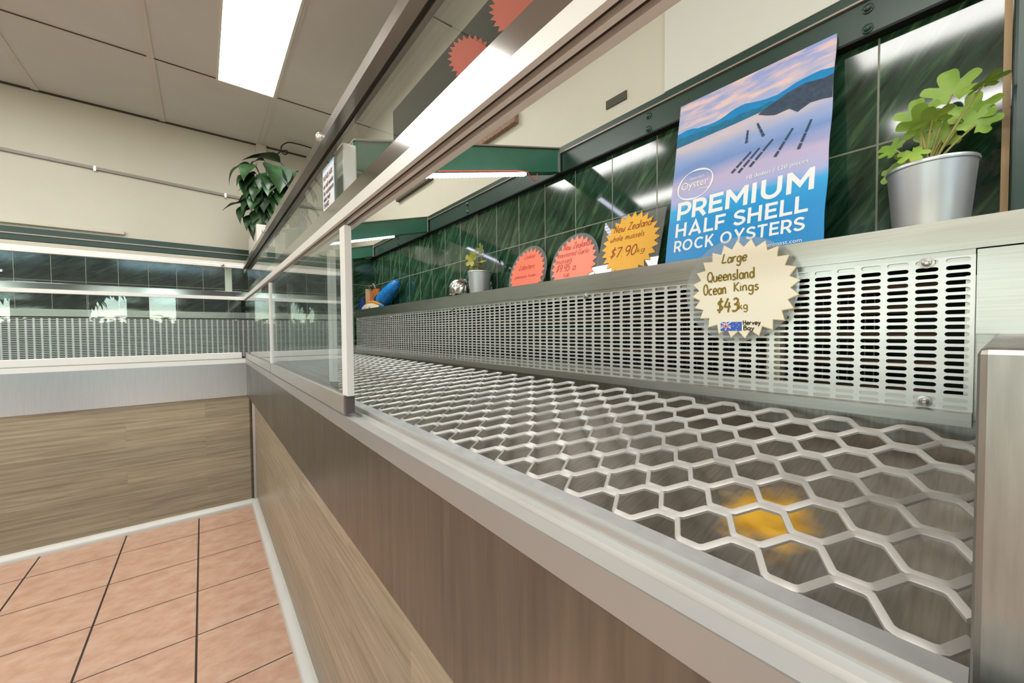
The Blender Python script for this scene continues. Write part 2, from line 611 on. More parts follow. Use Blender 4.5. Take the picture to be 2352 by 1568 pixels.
# cover strips between the ceiling sheets, with the dark gap beside one of them
g = MB()
for x in (-3.115, -2.53, -1.945, -1.36, -.775, -.19, .395):
    g.box(x - .016, x + .016, YF, YB, ZC - .002, ZC + .006)
for y in (2.93, 1.73, .53, -.67, -1.87):
    g.box(XL, XR, y - .015, y + .015, ZC - .003, ZC + .006)
    g.box(XL, XR, y - .018, y - .0155, ZC - .001, ZC + .006, 1)
g.box(XL, XR, YB - .006, YB, ZC - .008, ZC + .006, 1)
struct(g.build('trim_1', [M_grid, M_ceilgap]))
# shop front and side wall behind the camera: piers, sills, heads around openings


def shop_wall(name, axis, c, a0, a1, opens, thick, mat):
    b = MB()

    def bx(u0, u1, z0, z1):
        if axis == 0:
            b.box(u0, u1, min(c, c + thick), max(c, c + thick), z0, z1)
        else:
            b.box(min(c, c + thick), max(c, c + thick), u0, u1, z0, z1)
    us = sorted({a0, a1} | {o[0] for o in opens} | {o[1] for o in opens})
    for u0, u1 in zip(us[:-1], us[1:]):
        z = 0
        for (o0, o1, z0, z1) in sorted([o for o in opens if o[0] <= u0 and o[1] >= u1], key=lambda o: o[2]):
            bx(u0, u1, z, z0)
            z = z1
        bx(u0, u1, z, ZC)
    return struct(b.build(name, mat))


front_open, side_open = FRONT_OPEN, SIDE_OPEN
shop_wall('wall_front', 0, YF, XL, XR + .12, front_open, -.12, simple('unlit_shopfront', (52, 54, 52), .5))  # wall colour darkened to stand for its unlit inner side
shop_wall('wall_left', 1, XL, YF, YB, side_open, -.12, M_beige)
wn = 0
for axis, c, opens in ((0, YF, front_open), (1, XL, side_open)):
    for (o0, o1, z0, z1) in opens:
        wn += 1
        fb = MB()
        t = .045

        def bx(u0, u1, q0, q1, d0=-.09, d1=-.03, mb=fb, cc=c, ax=axis):
            if ax == 0:
                mb.box(u0, u1, cc + d0, cc + d1, q0, q1)
            else:
                mb.box(cc + d0, cc + d1, u0, u1, q0, q1)
        bx(o0, o0 + t, z0, z1); bx(o1 - t, o1, z0, z1); bx(o0, o1, z0, z0 + t); bx(o0, o1, z1 - t, z1)
        if o1 - o0 > 1:
            bx((o0 + o1) / 2 - .02, (o0 + o1) / 2 + .02, z0, z1)
        fr = struct(fb.build('window_%d' % wn, M_darkalu))  # includes the openings added for daylight
        pb = MB()
        bx(o0 + t, o1 - t, z0 + t, z1 - t, -.063, -.057, pb)
        pb.build('pane', M_glass, fr)

# cove skirting (quarter-round) in front of both counters
XW, YW = .249, 2.958        # wood fronts
r_ = .034


def cove(n=8):
    pts = [(0, 0), (-r_, 0)]
    for k in range(1, n):
        a = math.pi / 2 * k / n
        pts.append((-r_ * math.cos(a) * 1.0, r_ * math.sin(a)))
    pts.append((0, r_))
    return pts


struct(MB().prism(cove(), lambda d, z: (XW + d, -.6, z), lambda d, z: (XW + d, YW - .001 + d, z)).build('baseboard_right', M_cove, smooth=50))
struct(MB().prism(cove(), lambda d, z: (-3.4, YW + d, z), lambda d, z: (XW - .001 + d, YW + d, z)).build('baseboard_back', M_cove, smooth=50))

# tiled zones
struct(MB().box(XR - .008, XR, -.06, 2.885, 1.18, 1.64).build('wall_right_tiling', M_tile_right))
struct(MB().box(-2.6, XR - .008, YB - .008, YB, 1.18, 1.67).build('wall_back_tiling', M_tile_back))
struct(MB().box(.33, XR - .008, 2.885, 2.93, 1.0, 1.64).build('wall_partition', M_tile_part))
# mouldings on the back wall: long cream ledge, cream strip under the green beam
struct(MB().box(-2.6, -.40, YB - .022, YB, 1.765, 1.79).build('trim_2', M_beige, bevel=.004))
struct(MB().box(-2.6, .62, YB - .03, YB - .0085, 1.634, 1.662).build('trim_3', M_beige, bevel=.004))


# ------------------------------------------------------------------ perforated grille
def perforated(name, mp, nu, nv, pu, pv, u0, v0, label, screws, group, marg=(.008, .008)):
    """slotted sheet: nu x nv cells; mp(u, v, w) -> world, w = depth behind the face"""
    sl, sw, th, q = .0243, .0064, .0012, 4
    r = sw / 2
    V, Fc = [], []
    hole = []
    for k in range(q + 1):
        a = math.pi / 2 - math.pi * k / q
        hole.append((sl / 2 - r + r * math.cos(a), r * math.sin(a)))
    for k in range(q + 1):
        a = -math.pi / 2 - math.pi * k / q
        hole.append((-(sl / 2 - r) + r * math.cos(a), r * math.sin(a)))
    nh = len(hole)
    for i in range(nu):
        for j in range(nv):
            cu, cv = u0 + i * pu, v0 + j * pv
            n = len(V)
            cs = [(-pu / 2, pv / 2), (pu / 2, pv / 2), (pu / 2, -pv / 2), (-pu / 2, -pv / 2)]
            V += [mp(cu + a, cv + b, 0) for a, b in cs]
            V += [mp(cu + a, cv + b, 0) for a, b in hole]
            V += [mp(cu + a, cv + b, th) for a, b in hole]
            h = q // 2
            # upper half: corners TL, TR, then hole from right-middle back over the top to left-middle
            up = [0, 1] + [4 + k for k in range(h, -1, -1)] + [4 + k for k in range(nh - 1, nh - 2 - h, -1)]
            lo = [2, 3] + [4 + k for k in range(nh - 1 - h, h - 1, -1)]
            Fc.append(tuple(n + k for k in up))
            Fc.append(tuple(n + k for k in [1, 2] + [4 + h]))
            Fc.append(tuple(n + k for k in [3, 0] + [4 + nh - 1 - h]))
            Fc.append(tuple(n + k for k in lo))
            for k in range(nh):
                k2 = (k + 1) % nh
                Fc.append((n + 4 + k, n + 4 + k2, n + 4 + nh + k2, n + 4 + nh + k))
    b = MB()
    b.add(V, Fc)
    ua, ub = u0 - pu / 2, u0 + (nu - .5) * pu
    va, vb = v0 - pv / 2, v0 + (nv - .5) * pv
    # plain margins and folded edges
    for (a0, a1, b0, b1) in ((ua - marg[0], ua, va, vb), (ub, ub + marg[1], va, vb)):
        b.add([mp(a0, b0, 0), mp(a1, b0, 0), mp(a1, b1, 0), mp(a0, b1, 0)], [(0, 1, 2, 3)])
    for v in (va, vb):
        b.add([mp(ua - marg[0], v, 0), mp(ub + marg[1], v, 0), mp(ub + marg[1], v, .012), mp(ua - marg[0], v, .012)], [(0, 1, 2, 3)])
    o = thing(name, label, 'grille', mp((ua + ub) / 2, va, 0), group)
    b.build('perforated_sheet', M_perf, o, fixn=False)
    for (u, v) in screws:
        sb = MB()
        ring = []
        for rr, w in ((.0085, -.0003), (.0085, -.0022), (.0058, -.0026), (.0052, -.0046), (.0028, -.0056), (.0022, -.0044), (.0001, -.0044)):
            ring.append([mp(u + rr * math.cos(2 * math.pi * k / 16), v + rr * math.sin(2 * math.pi * k / 16), w) for k in range(16)])
        vs = [p for rg in ring for p in rg]
        fs = [(a * 16 + k, a * 16 + (k + 1) % 16, a * 16 + 16 + (k + 1) % 16, a * 16 + 16 + k) for a in range(len(ring) - 1) for k in range(16)]
        sb.add(vs, fs)
        sb.build('screw', M_steel, o, smooth=40)
    return o


XP = .858
pu, pv = .0313, .01078
mpR = lambda u, v, w: (XP + w, u, v)
n1 = 46
perforated('perforated_grille', mpR, n1, 21, pu, pv, .037, .9725, 'slotted steel grille nearest the camera under the steel ledge', [(.0683, 1.188), (.0683, .978), (.7335, 1.188), (.7335, .967), (1.4535, 1.167)], 'slotted steel grilles', (.0008, .006))
mpR2 = lambda u, v, w: (XP - .0016 + w, u, v)
perforated('perforated_grille', mpR2, 44, 21, pu, pv, .037 + n1 * pu, .9725, 'slotted steel grille at the far end, beyond the vertical seam', [(1.492, .9725), (1.492, 1.188), (2.195, 1.178), (2.823, 1.178), (2.823, .978)], 'slotted steel grilles', (.007, .008))
YPL = 3.6
mpL = lambda u, v, w: (u, YPL + w, v)
perforated('perforated_grille', mpL, 90, 26, pu, pv, -1.98 + .0155, .9725 - 5 * pv, 'slotted steel grille behind the glass of the left display case', [(-.8232, 1.188), (.2, 1.188)], None)


# ------------------------------------------------------------------ display cases
def case(name, label, mp, a_lo, a_hi, mats, doors, posts, mitre, is_right):
    """mp(a, d, z): a along the front, d depth from the front plane, z up. a_hi is the corner."""
    root = thing(name, label, 'display case', mp((max(a_lo, -1) + a_hi) / 2, .4, 0))

    def run(pts, part, mat, a0=None, a1=None, mi=False, **kw):
        a0 = a_lo if a0 is None else a0
        a1 = a_hi if a1 is None else a1
        b = MB()
        s = 1 if mi else 0
        b.prism(pts, lambda d, z: mp(a0, d, z), lambda d, z: mp(a1 + s * d * mitre, d, z))
        return b.build(part, mat, root, **kw)
    rect = lambda d0, d1, z0, z1: [(d0, z0), (d1, z0), (d1, z1), (d0, z1)]
    dw = .043 if is_right else .013
    run(rect(dw, dw + .02, .0, .72), 'wood_panel', mats['wood'], mi=True)
    run(rect(.003, .012, .70, .906), 'steel_apron', mats['apron'], mi=True)
    if is_right:
        run(rect(.012, dw + .012, .700, .712), 'apron_return', mats['apron'], mi=True)
    tr = [(0, .906), (0, .931), (.0165, .931), (.0172, .9270), (.030, .9270), (.0306, .9325), (.0335, .9325), (.0342, .9235), (.0450, .9235), (.0456, .9335), (.0492, .9335), (.0492, .906)]
    run(tr, 'door_track', mats['track'], mi=True)
    run([(-.0012, .9045), (-.0012, .9312), (.0, .9315), (.0, .9045)], 'track_face', M_face if is_right else M_anod, mi=True)  # floor tone painted on the right face, brighter-lit pale copy on the left
    # lower rail with grooved underside
    lr = [(.001, 1.3165), (.001, 1.347), (.004, 1.349), (.034, 1.349), (.034, 1.312), (.010, 1.312), (.010, 1.3165)]
    run(lr, 'lower_rail', M_polish, mi=True)
    lr2 = [(-.003, 1.297), (-.003, 1.3155), (-.001, 1.3165), (.010, 1.3165), (.010, 1.3118), (.034, 1.3118), (.034, 1.297), (.0245, 1.297), (.0245, 1.309), (.0165, 1.309), (.0165, 1.297), (.0105, 1.297), (.0105, 1.309), (.003, 1.309), (.003, 1.297)]
    run(lr2, 'rail_channel', M_anod, mi=True)
    run([(.0032, 1.302), (.0103, 1.302), (.0103, 1.3088), (.0032, 1.3088)], 'groove_fill', M_groove, mi=True)
    run([(.0167, 1.302), (.0243, 1.302), (.0243, 1.3088), (.0167, 1.3088)], 'groove_fill', M_groove, mi=True)
    # top rail: two-step angle
    tp = [(0, 1.494), (0, 1.508), (.004, 1.511), (.004, 1.524), (.012, 1.527), (.034, 1.527), (.034, 1.494), (.026, 1.494), (.026, 1.503), (.018, 1.503), (.018, 1.494)]
    run(tp, 'top_rail', mats['toprail'], mi=True)
    run([(.0182, 1.498), (.0258, 1.498), (.0258, 1.5028), (.0182, 1.5028)], 'groove_fill', M_groove, mi=True)
    # fixed glass above
    for k, (g0, g1) in enumerate(doors['fixed']):
        run(rect(.0215, .0265, 1.335, 1.503), 'glass_pane', M_glass, g0, g1, mi=(k == 0))
    # posts between the rails
    for (p0, p1) in posts:
        run(rect(.044, .074, 1.335, 1.51), 'rail_post', M_white, p0, p1, bevel=.003)
        for pz, dd in ((1.506, .0), (1.33, .012)):
            b = MB()
            q = mp((p0 + p1) / 2 - .03, dd, pz)
            b.lathe([(.0001, -.010), (.006, -.009), (.0095, -.004), (.0095, .004), (.006, .009), (.0001, .010)], q, 14)
            b.build('rail_bolt', M_alu, root, smooth=60)
    # sliding doors
    for (g0, g1, d0, near) in doors['sliding']:
        b = MB()
        b.prism(rect(d0, d0 + .005, .965, 1.302), lambda d, z: mp(g0, d, z), lambda d, z: mp(g1, d, z))
        door = b.build('sliding_door', M_glass, root)
        b = MB()
        b.prism([(d0 - .006, .936), (d0 + .010, .936), (d0 + .010, .970), (d0 - .003, .972), (d0 - .006, .970)], lambda d, z: mp(g0 + .004, d, z), lambda d, z: mp(g1 - .003, d, z))
        b.build('door_rail', mats['doorrail'], door)
        if near:
            b = MB()
            b.prism(rect(d0 - .004, d0 + .008, .972, 1.286), lambda d, z: mp(g0 - .016, d, z), lambda d, z: mp(g0 + .016, d, z))
            b.build('edge_strip', M_edge, door)
            b = MB()
            b.prism(rect(d0 - .005, d0 + .011, .938, .970), lambda d, z: mp(g0 - .008, d, z), lambda d, z: mp(g0 + .004, d, z))
            b.build('end_cap', M_endcap, door)
    return root, run


steelset = dict(wood=M_wood_y, apron=M_apron, track=M_track, rail=M_alu, toprail=M_toprail, doorrail=M_alu)
right, runR = case('display_case', 'long open-ended steel and glass seafood display case on the right', lambda a, d, z: (.206 + d, a, z), -.6, 2.945,
                   steelset, dict(fixed=[(1.285, 2.945), (.885, 1.283), (-.6, .745)], sliding=[(.762, 1.772, .004, True), (1.776, 2.92, .004, True), (1.005, 2.0, .038, True)]),
                   [(.906, .971), (1.87, 1.935)], 1, True)
leftset = dict(wood=M_wood_x, apron=M_apron_x, track=M_anod, rail=M_alu, toprail=M_anod, doorrail=M_anod)  # rails paler than on the right: the stronger light is in their colour
left, runL = case('display_case', 'glass-fronted display case with wood base across the back of the shop', lambda a, d, z: (a, 2.945 + d, z), -3.4, .206,
                  leftset, dict(fixed=[(-1.2, .206), (-3.4, -1.203)], sliding=[(-1.3, .19, .004, False), (-3.2, -1.305, .004, False)]),
                  [(.115, .15)], 1, False)

# right case interior: ledge, lips, back box, tray, end block
b = MB()
led = [(.652, 1.2025), (.652, 1.2475), (.660, 1.2475), (.660, 1.207), (.786, 1.207), (.786, 1.2025)]
b.prism(led, lambda d, z: (.206 + d, -.6, z), lambda d, z: (.206 + d, 2.885, z))
b.build('ledge', M_steel, right)
b = MB()
b.prism([(.640, .948), (.640, .9665), (.6535, .9690), (.6535, .992), (.656, .992), (.656, .948)], lambda d, z: (.206 + d, .021, z), lambda d, z: (.206 + d, 2.885, z))
b.build('back_lip', M_steel, right)
MB().box(.8615, .8635, .021, 2.885, 1.185, 1.2025).build('grille_flange', M_steel, right)
MB().box(.856, .860, -.02, 2.885, .90, .955).build('tray_back_wall', M_tray, right)
# evaporator coil behind the grille
b = MB()
b.box(.972, .978, .0, 2.885, .85, 1.2)
b.build('back_panel', M_black, right)  # black sheet stands for the dark space behind the coil
b = MB()
for k in range(230):
    y = .12 + k * .0118
    if y < 2.8:
        b.box(.905, .965, y, y + .0016, .95, 1.165)
b.build('coil_fins', M_fin, right)
b = MB()
for z in (.985, 1.03, 1.075, 1.12, 1.155):
    b.tube([(.898, .05, z), (.898, 2.85, z)], .007, 8)
b.build('coil_pipes', M_coil, right, smooth=60)
MB().box(.872, .9, .262, .285, .95, 1.16).build('coil_bracket', simple('coil_bracket_cream', (196, 182, 150), .5), right)
MB().box(.868, .9, .0, .03, .95, 1.165).build('coil_end_plate', M_steel, right)
zm = lambda x: .778 + .2 * x
b = MB()
b.prism([(.30, .84 - .035), (.36, zm(.36) - .036), (.90, zm(.90) - .036), (.90, zm(.90) - .04), (.36, zm(.36) - .04), (.30, .80)], lambda x, z: (x, -.02, z), lambda x, z: (x, 2.885, z))
b.build('tray_floor', M_tray, right)
MB().box(.2555, .2575, -.02, 2.885, .78, .93).build('tray_front_wall', M_galv, right)
# near end: steel block closing the case, upright above it
b = MB()
b.add([(.27, .0055, .0), (.27, -.6, .0), (1.0, -.6, .0), (1.0, .0, .0), (.27, .0055, 1.081), (.27, -.6, 1.081), (1.0, -.6, 1.081), (1.0, .0, 1.081)],
      [(0, 1, 2, 3), (4, 5, 6, 7), (0, 1, 5, 4), (1, 2, 6, 5), (2, 3, 7, 6), (3, 0, 4, 7)])
b.build('end_block', steel('end_block_steel', (166, 163, 157), .38, (2, 30, 3), .14, .2), right, bevel=.003)
MB().box(.857, 1.0, -.6, .0195, 1.081, 1.2003).build('end_panel', M_steel, right)
MB().box(.92, XR, -.12, -.008, 1.2475, 1.75).build('end_upright', M_beamdark, right, bevel=.004)
MB().box(.965, .992, -.007, .001, 1.2075, 1.64).build('tile_edge_trim', simple('tile_edge_trim', (196, 160, 110), .4), right)
MB().box(.262, .33, 2.87, 2.935, .0, 1.50).build('end_post', M_steel, right)
MB().box(.33, .86, 2.887, 2.928, .78, .999).build('end_wall', M_steel, right)

# left case interior
MB().prism(led, lambda d, z: (-3.2, 2.945 + d + .003, z), lambda d, z: (XR - .01, 2.945 + d + .003, z)).build('ledge', M_steel, left)
MB().box(.2335, .248, 2.9445, 2.957, .034, .699).build('corner_trim', M_alu, left)
MB().box(-3.2, .98, 3.70, 3.706, .85, 1.2).build('back_panel', simple('dim_back_panel', (70, 62, 56), .7), left)
MB().box(-3.2, .32, 3.0, 3.66, .86, .87).build('tray_floor', M_tray, left)
b = MB()
for z in (.985, 1.03, 1.075, 1.12, 1.155):
    b.tube([(-3.1, 3.65, z), (.95, 3.65, z)], .007, 8)
b.build('coil_pipes', M_coil, left, smooth=60)

# ------------------------------------------------------------------ expanded metal rack
rack = thing('mesh_rack', 'galvanised expanded-metal mesh rack lying in the sloping tray', 'rack', (.6, 1.4, zm(.6) - .03))
b = MB()
w, t_ = .0062, .0046
hb = .0125
sx, sy = .0381, .0425
vmax = int((2.85 - .033) / sy)
for s in range(-4, 7):
    xl, xh = .5535 + sx * s, .5535 + sx * (s + 1)
    line = []
    y = None
    for v in range(-1, vmax + 1):
        yv = .0338 + sy * v
        xx = xl + w * .52 if (s + v) % 2 == 0 else xh - w * .52
        line += [(xx, yv - hb), (xx, yv + hb)]
    # clip to the tray
    pts = []
    for i in range(len(line) - 1):
        p, q = line[i], line[i + 1]
        if q[1] < .0085:
            continue
        if p[1] < .0085:
            k = (.0085 - p[1]) / (q[1] - p[1])
            p = (p[0] + (q[0] - p[0]) * k, .0085)
        pts.append(p)
    # round the corners slightly
    sm = [pts[0]]
    for i in range(1, len(pts) - 1):
        p, c_, q = Vector(pts[i - 1]), Vector(pts[i]), Vector(pts[i + 1])
        sm.append(tuple(c_ + (p - c_).normalized() * .003))
        sm.append(tuple(c_ + (q - c_).normalized() * .003))
    sm.append(pts[-1])
    rings = []
    for i, p in enumerate(sm):
        a = Vector(sm[max(0, i - 1)]); c_ = Vector(sm[min(len(sm) - 1, i + 1)])
        d = (c_ - a).normalized()
        nrm = Vector((d.y, -d.x))
        ring = []
        for (o, h) in ((-.5, -.35), (-.5, .3), (-.36, .5), (.36, .5), (.5, .3), (.5, -.35), (.3, -.5), (-.3, -.5)):
            X = p[0] + nrm.x * o * w
            Y = p[1] + nrm.y * o * w
            ring.append((X, Y, zm(X) + h * t_ + (.0012 if o > 0 else -.0012)))
        rings.append(ring)
    n = len(b.v)
    vs = [q for r in rings for q in r]
    fs = [(i * 8 + k, i * 8 + (k + 1) % 8, i * 8 + 8 + (k + 1) % 8, i * 8 + 8 + k) for i in range(len(rings) - 1) for k in range(8)]
    fs += [tuple(range(7, -1, -1)), tuple((len(rings) - 1) * 8 + k for k in range(8))]
    b.add(vs, fs)
b.build('expanded_mesh', M_mesh, rack, smooth=35)
b = MB()
b.prism([(.345, zm(.345) - .003), (.402, zm(.402) - .003), (.402, zm(.402) + .0005), (.345, zm(.345) + .0005)], lambda x, z: (x, .0085, z), lambda x, z: (x, 2.84, z))
b.build('front_strip', M_galv, rack)
b = MB()
b.prism([(.3455, zm(.3455) - .036), (.349, zm(.349) - .036), (.349, zm(.349) - .003), (.3455, zm(.3455) - .003)], lambda x, z: (x, .0085, z), lambda x, z: (x, 2.84, z))
b.build('front_skirt', M_galv, rack)

# ------------------------------------------------------------------ green steel beams
beam = thing('wall_beam', 'dark green steel channel bolted along the right wall above the tiles', 'beam', (.985, 1.4, 1.63))
b = MB()
b.box(.97, XR - .001, -.12, 3.66, 1.63, 1.693)
b.box(.994, XR - .0005, -.12, 3.66, 1.693, 1.733)
b.build('channel', M_beamdark, beam, bevel=.002)
MB().box(.964, .985, -.12, 3.66, 1.693, 1.6965).build('edge_trim', M_trimline, beam)
MB().box(.969, .9985, -.12, 3.66, 1.6265, 1.6298).build('underside_shade', M_black, beam)  # black strip paints the shade under the channel
for y in (.158, .6065, 1.5375, 2.35):
    for z in (1.677, 1.641):
        b = MB()
        pr = [(.0085, 0), (.0085, .002), (.0058, .003), (.0055, .0065), (.003, .008), (.0001, .008)]
        rg = [[(.9698 - h, y + r * math.cos(2 * math.pi * k / 14), z + r * math.sin(2 * math.pi * k / 14)) for k in range(14)] for r, h in pr]
        b.add([p for q in rg for p in q], [(a * 14 + k, a * 14 + (k + 1) % 14, a * 14 + 14 + (k + 1) % 14, a * 14 + 14 + k) for a in range(5) for k in range(14)])
        b.build('bolt', M_beamdark, beam, smooth=50)
beamL = thing('wall_beam', 'dark green steel channel along the back wall above the left case', 'beam', (-1, 3.70, 1.66))
b = MB()
b.box(-2.6, .62, YB - .03, YB - .0085, 1.664, 1.700)
b.box(-2.6, .62, YB - .012, YB - .0005, 1.708, 1.748)
b.build('channel', M_beamdark, beamL, bevel=.002)
MB().box(-2.6, .62, YB - .036, YB - .001, 1.700, 1.7075).build('edge_trim', M_trimline, beamL)
names = ['nearest', 'middle', 'farthest']
for k, y in enumerate((.94, 1.927, 2.778)):
    bo = thing('roof_beam', 'sloping green steel beam over the right case, %s of the three' % names[k], 'beam', (.65, y, 1.52), 'sloping green beams')
    b = MB()
    zt = lambda x: 1.709 - .255 * (.97 - x)
    b.prism([(.282, zt(.282)), (.9635, zt(.9635)), (.9635, zt(.9635) - .076), (.282, zt(.282) - .076)], lambda x, z: (x, y, z), lambda x, z: (x, y + .036, z))
    b.build('beam_web', M_beam, bo, bevel=.0015)
    b = MB()
    b.prism([(.282, zt(.282)), (.9635, zt(.9635)), (.9635, zt(.9635) + .004), (.282, zt(.282) + .004)], lambda x, z: (x, y - .006, z), lambda x, z: (x, y + .036, z))
    b.build('edge_trim', M_trimline, bo)
    MB().box(.9575, .9635, y - .004, y + .001, zt(.96) - .078, zt(.96)).build('corner_joint', M_alu, bo)

# LED bars under the beams
for k, (y, x0, x1) in enumerate(((.94, .449, .81), (1.927, .44, .775))):
    zb = lambda x: 1.709 - .255 * (.97 - x) - .076 - .0075
    led_ = thing('led_bar', ['white LED bar under the nearest sloping green beam', 'white LED bar under the middle sloping green beam'][k], 'light', ((x0 + x1) / 2, y, zb((x0 + x1) / 2)), 'LED bars')
    b = MB()
    b.prism([(x0, zb(x0)), (x1, zb(x1)), (x1, zb(x1) + .007), (x0, zb(x0) + .007)], lambda x, z: (x, y - .004, z), lambda x, z: (x, y + .012, z))
    b.build('housing', M_ledbar, led_)
    b = MB()
    nled = 28
    for i in range(nled):
        x = x0 + (x1 - x0) * (i + .5) / nled
        b.box(x - .0042, x + .0042, y - .0075, y + .009, zb(x) - .0025, zb(x) + .0035)
    b.build('led_chips', M_led, led_)
    if k == 0:
        b = MB()
        b.tube([(x0 + .05, y - .006, zb(x0 + .05) + .012), (x1 - .04, y - .006, zb(x1 - .04) + .011), (x1 + .005, y - .004, zb(x1) + .008), (x1 + .02, y, zb(x1) - .002), (x1 + .04, y + .004, zb(x1) - .010), (x1 + .053, y + .004, zb(x1) - .004), (x1 + .054, y + .004, zb(x1 + .05) + .004)], .0016, 6)
        b.build('wire', M_wirered, led_, smooth=60)
lb = thing('led_bar', 'white LED bar inside the left display case', 'light', (-1.15, 3.5, 1.44), 'LED bars')
MB().box(-1.32, -.86, 3.44, 3.456, 1.447, 1.455).build('housing', M_ledbar, lb)
b = MB()
for i in range(30):
    x = -1.31 + i * .0152
    b.box(x - .004, x + .004, 3.442, 3.454, 1.4445, 1.4475)
b.build('led_chips', M_led, lb)


# ------------------------------------------------------------------ ceiling lights
def troffer(x0, x1, y0, y1, label, power):
    t = thing('ceiling_light', label, 'light', ((x0 + x1) / 2, (y0 + y1) / 2, ZC - .01), 'ceiling light panels')
    b = MB()
    for (a, c_, d, e) in ((x0 - .012, x0, y0 - .012, y1 + .012), (x1, x1 + .012, y0 - .012, y1 + .012), (x0, x1, y0 - .012, y0), (x0, x1, y1, y1 + .012)):
        b.box(a, c_, d, e, ZC - .008, ZC + .003)
    b.build('frame', M_white, t)
    MB().box(x0, x1, y0, y1, ZC - .006, ZC - .001).build('diffuser', M_light, t)
    area('ceiling_light_glow', ((x0 + x1) / 2, (y0 + y1) / 2, ZC - .012), (0, 0, 0), x1 - x0, y1 - y0, power, (1, .985, .96))


troffer(.106, .384, 1.745, 2.905, 'bright rectangular light panel in the ceiling above the counter', 7)
troffer(-1.06, -.79, 1.745, 2.905, 'bright ceiling light panel over the middle of the shop', 10)
troffer(-1.06, -.79, -.65, .51, 'bright ceiling light panel behind the camera', 10)
troffer(-2.2, -1.93, -.65, .51, 'added fill light panel, unseen, near the side windows', 16)  # unseen fill lamp, added for overall brightness
troffer(-2.2, -1.93, 1.745, 2.905, 'added fill light panel, unseen, at the far left of the shop', 14)  # another fill lamp added out of view
troffer(.106, .384, -1.85, -.69, 'added fill light panel, unseen, over the counter behind the camera', 14)  # fill lamp added behind the camera

# ------------------------------------------------------------------ conduit, posts, cable, ledge, planter
cd = thing('wall_conduit', 'thin grey conduit running across the cream back wall', 'pipe', (-.6, YB - .012, 2.15))
zc_ = lambda x: 2.139 - (x - .25) * .045
MB().prism([(-2.6, zc_(-2.6)), (.31, zc_(.31)), (.31, zc_(.31) + .018), (-2.6, zc_(-2.6) + .018)], lambda x, z: (x, YB - .016, z), lambda x, z: (x, YB - .0005, z)).build('conduit', simple('grey_conduit', (150, 142, 134), .45), cd)
for x in (-1.2, -.53, .16):
    b = MB()
    b.box(x - .006, x + .006, YB - .018, YB - .0005, zc_(x) - .010, zc_(x) + .021)
    b.build('clip', M_alu, cd)
vp = MB().box(.365, .435, YB - .03, YB - .0005, 1.9, ZC).build('wall_duct', M_beige, bevel=.003)
tag(vp, 'narrow cream duct strip rising up the wall behind the big plant', 'duct')
b = MB()
cpts = [(.43, 3.69, 2.52), (.46, 3.66, 2.505), (.49, 3.62, 2.51), (.515, 3.56, 2.525), (.545, 3.5, 2.52), (.545, 3.47, 2.485), (.52, 3.46, 2.47), (.505, 3.47, 2.50), (.515, 3.49, 2.545), (.56, 3.5, 2.585), (.63, 3.5, 2.592), (.72, 3.5, 2.588), (.9, 3.5, 2.57)]
sm = []
for i in range(len(cpts) - 1):
    p0, p1, p2, p3 = [Vector(cpts[max(0, min(len(cpts) - 1, j))]) for j in (i - 1, i, i + 1, i + 2)]
    for k in range(6):
        t = k / 6
        sm.append(.5 * ((2 * p1) + (p2 - p0) * t + (2 * p0 - 5 * p1 + 4 * p2 - p3) * t * t + (3 * p1 - p0 - 3 * p2 + p3) * t ** 3))
sm.append(Vector((.9, 3.5, 2.57)))
b.tube(sm, .0045, 8)
tag(b.build('power_cable', M_cable, smooth=60), 'looping black cable under the ceiling above the big plant', 'cable')
corner = MB().box(.262, .99, 2.955, 3.69, 1.558, 1.583).build('corner_shelf', M_beige, bevel=.003)
tag(corner, 'cream corner shelf carrying the planter box', 'shelf')
for (x, y) in ((.275, 2.965), (.97, 2.965)):
    pass
pl = thing('planter_box', 'white planter box under the big leafy plant', 'planter', (.4, 3.25, 1.583))
b = MB()
x0, x1, y0, y1, z0, z1, th = .287, .60, 3.0, 3.55, 1.583, 1.797, .012
b.box(x0, x1, y0, y0 + th, z0, z1); b.box(x0, x1, y1 - th, y1, z0, z1)
b.box(x0, x0 + th, y0 + th, y1 - th, z0, z1); b.box(x1 - th, x1, y0 + th, y1 - th, z0, z1)
b.build('box', M_white, pl)
MB().box(x0 + th, x1 - th, y0 + th, y1 - th, z0, z1 - .03).build('soil', simple('dark_soil', (52, 40, 30), .9, noise=.4, scale=60), pl)


# ------------------------------------------------------------------ leaves
def leafmat(name, c0, c1, rough=.4, trans=.0):
    m, n, l, b = base(name)
    tc = n.new('ShaderNodeTexCoord')
    t = n.new('ShaderNodeTexNoise')
    t.inputs['Scale'].default_value = 14
    t.inputs['Detail'].default_value = 5
    l.new(tc.outputs['Object'], t.inputs[0])
    r = n.new('ShaderNodeValToRGB')
    r.color_ramp.elements[0].position = .3
    r.color_ramp.elements[1].position = .7
    r.color_ramp.elements[0].color = lin(c0)
    r.color_ramp.elements[1].color = lin(c1)
    l.new(t.outputs[0], r.inputs[0])
    l.new(r.outputs[0], b.inputs['Base Color'])
    b.inputs['Roughness'].default_value = rough
    b.inputs['Subsurface Weight'].default_value = trans
    b.inputs['Subsurface Radius'].default_value = (.02, .03, .01)
    return m


M_leafdark = leafmat('deep_green_leaf', (16, 38, 18), (46, 84, 42), .42)
M_leaflight = leafmat('lime_green_leaf', (112, 150, 52), (168, 196, 84), .45, .15)
M_leafyellow = leafmat('yellowing_leaf', (150, 150, 60), (200, 190, 84), .5, .15)
M_stem = simple('pale_stem', (176, 168, 98), .5)
M_stemdark = simple('green_stem', (74, 98, 46), .5)


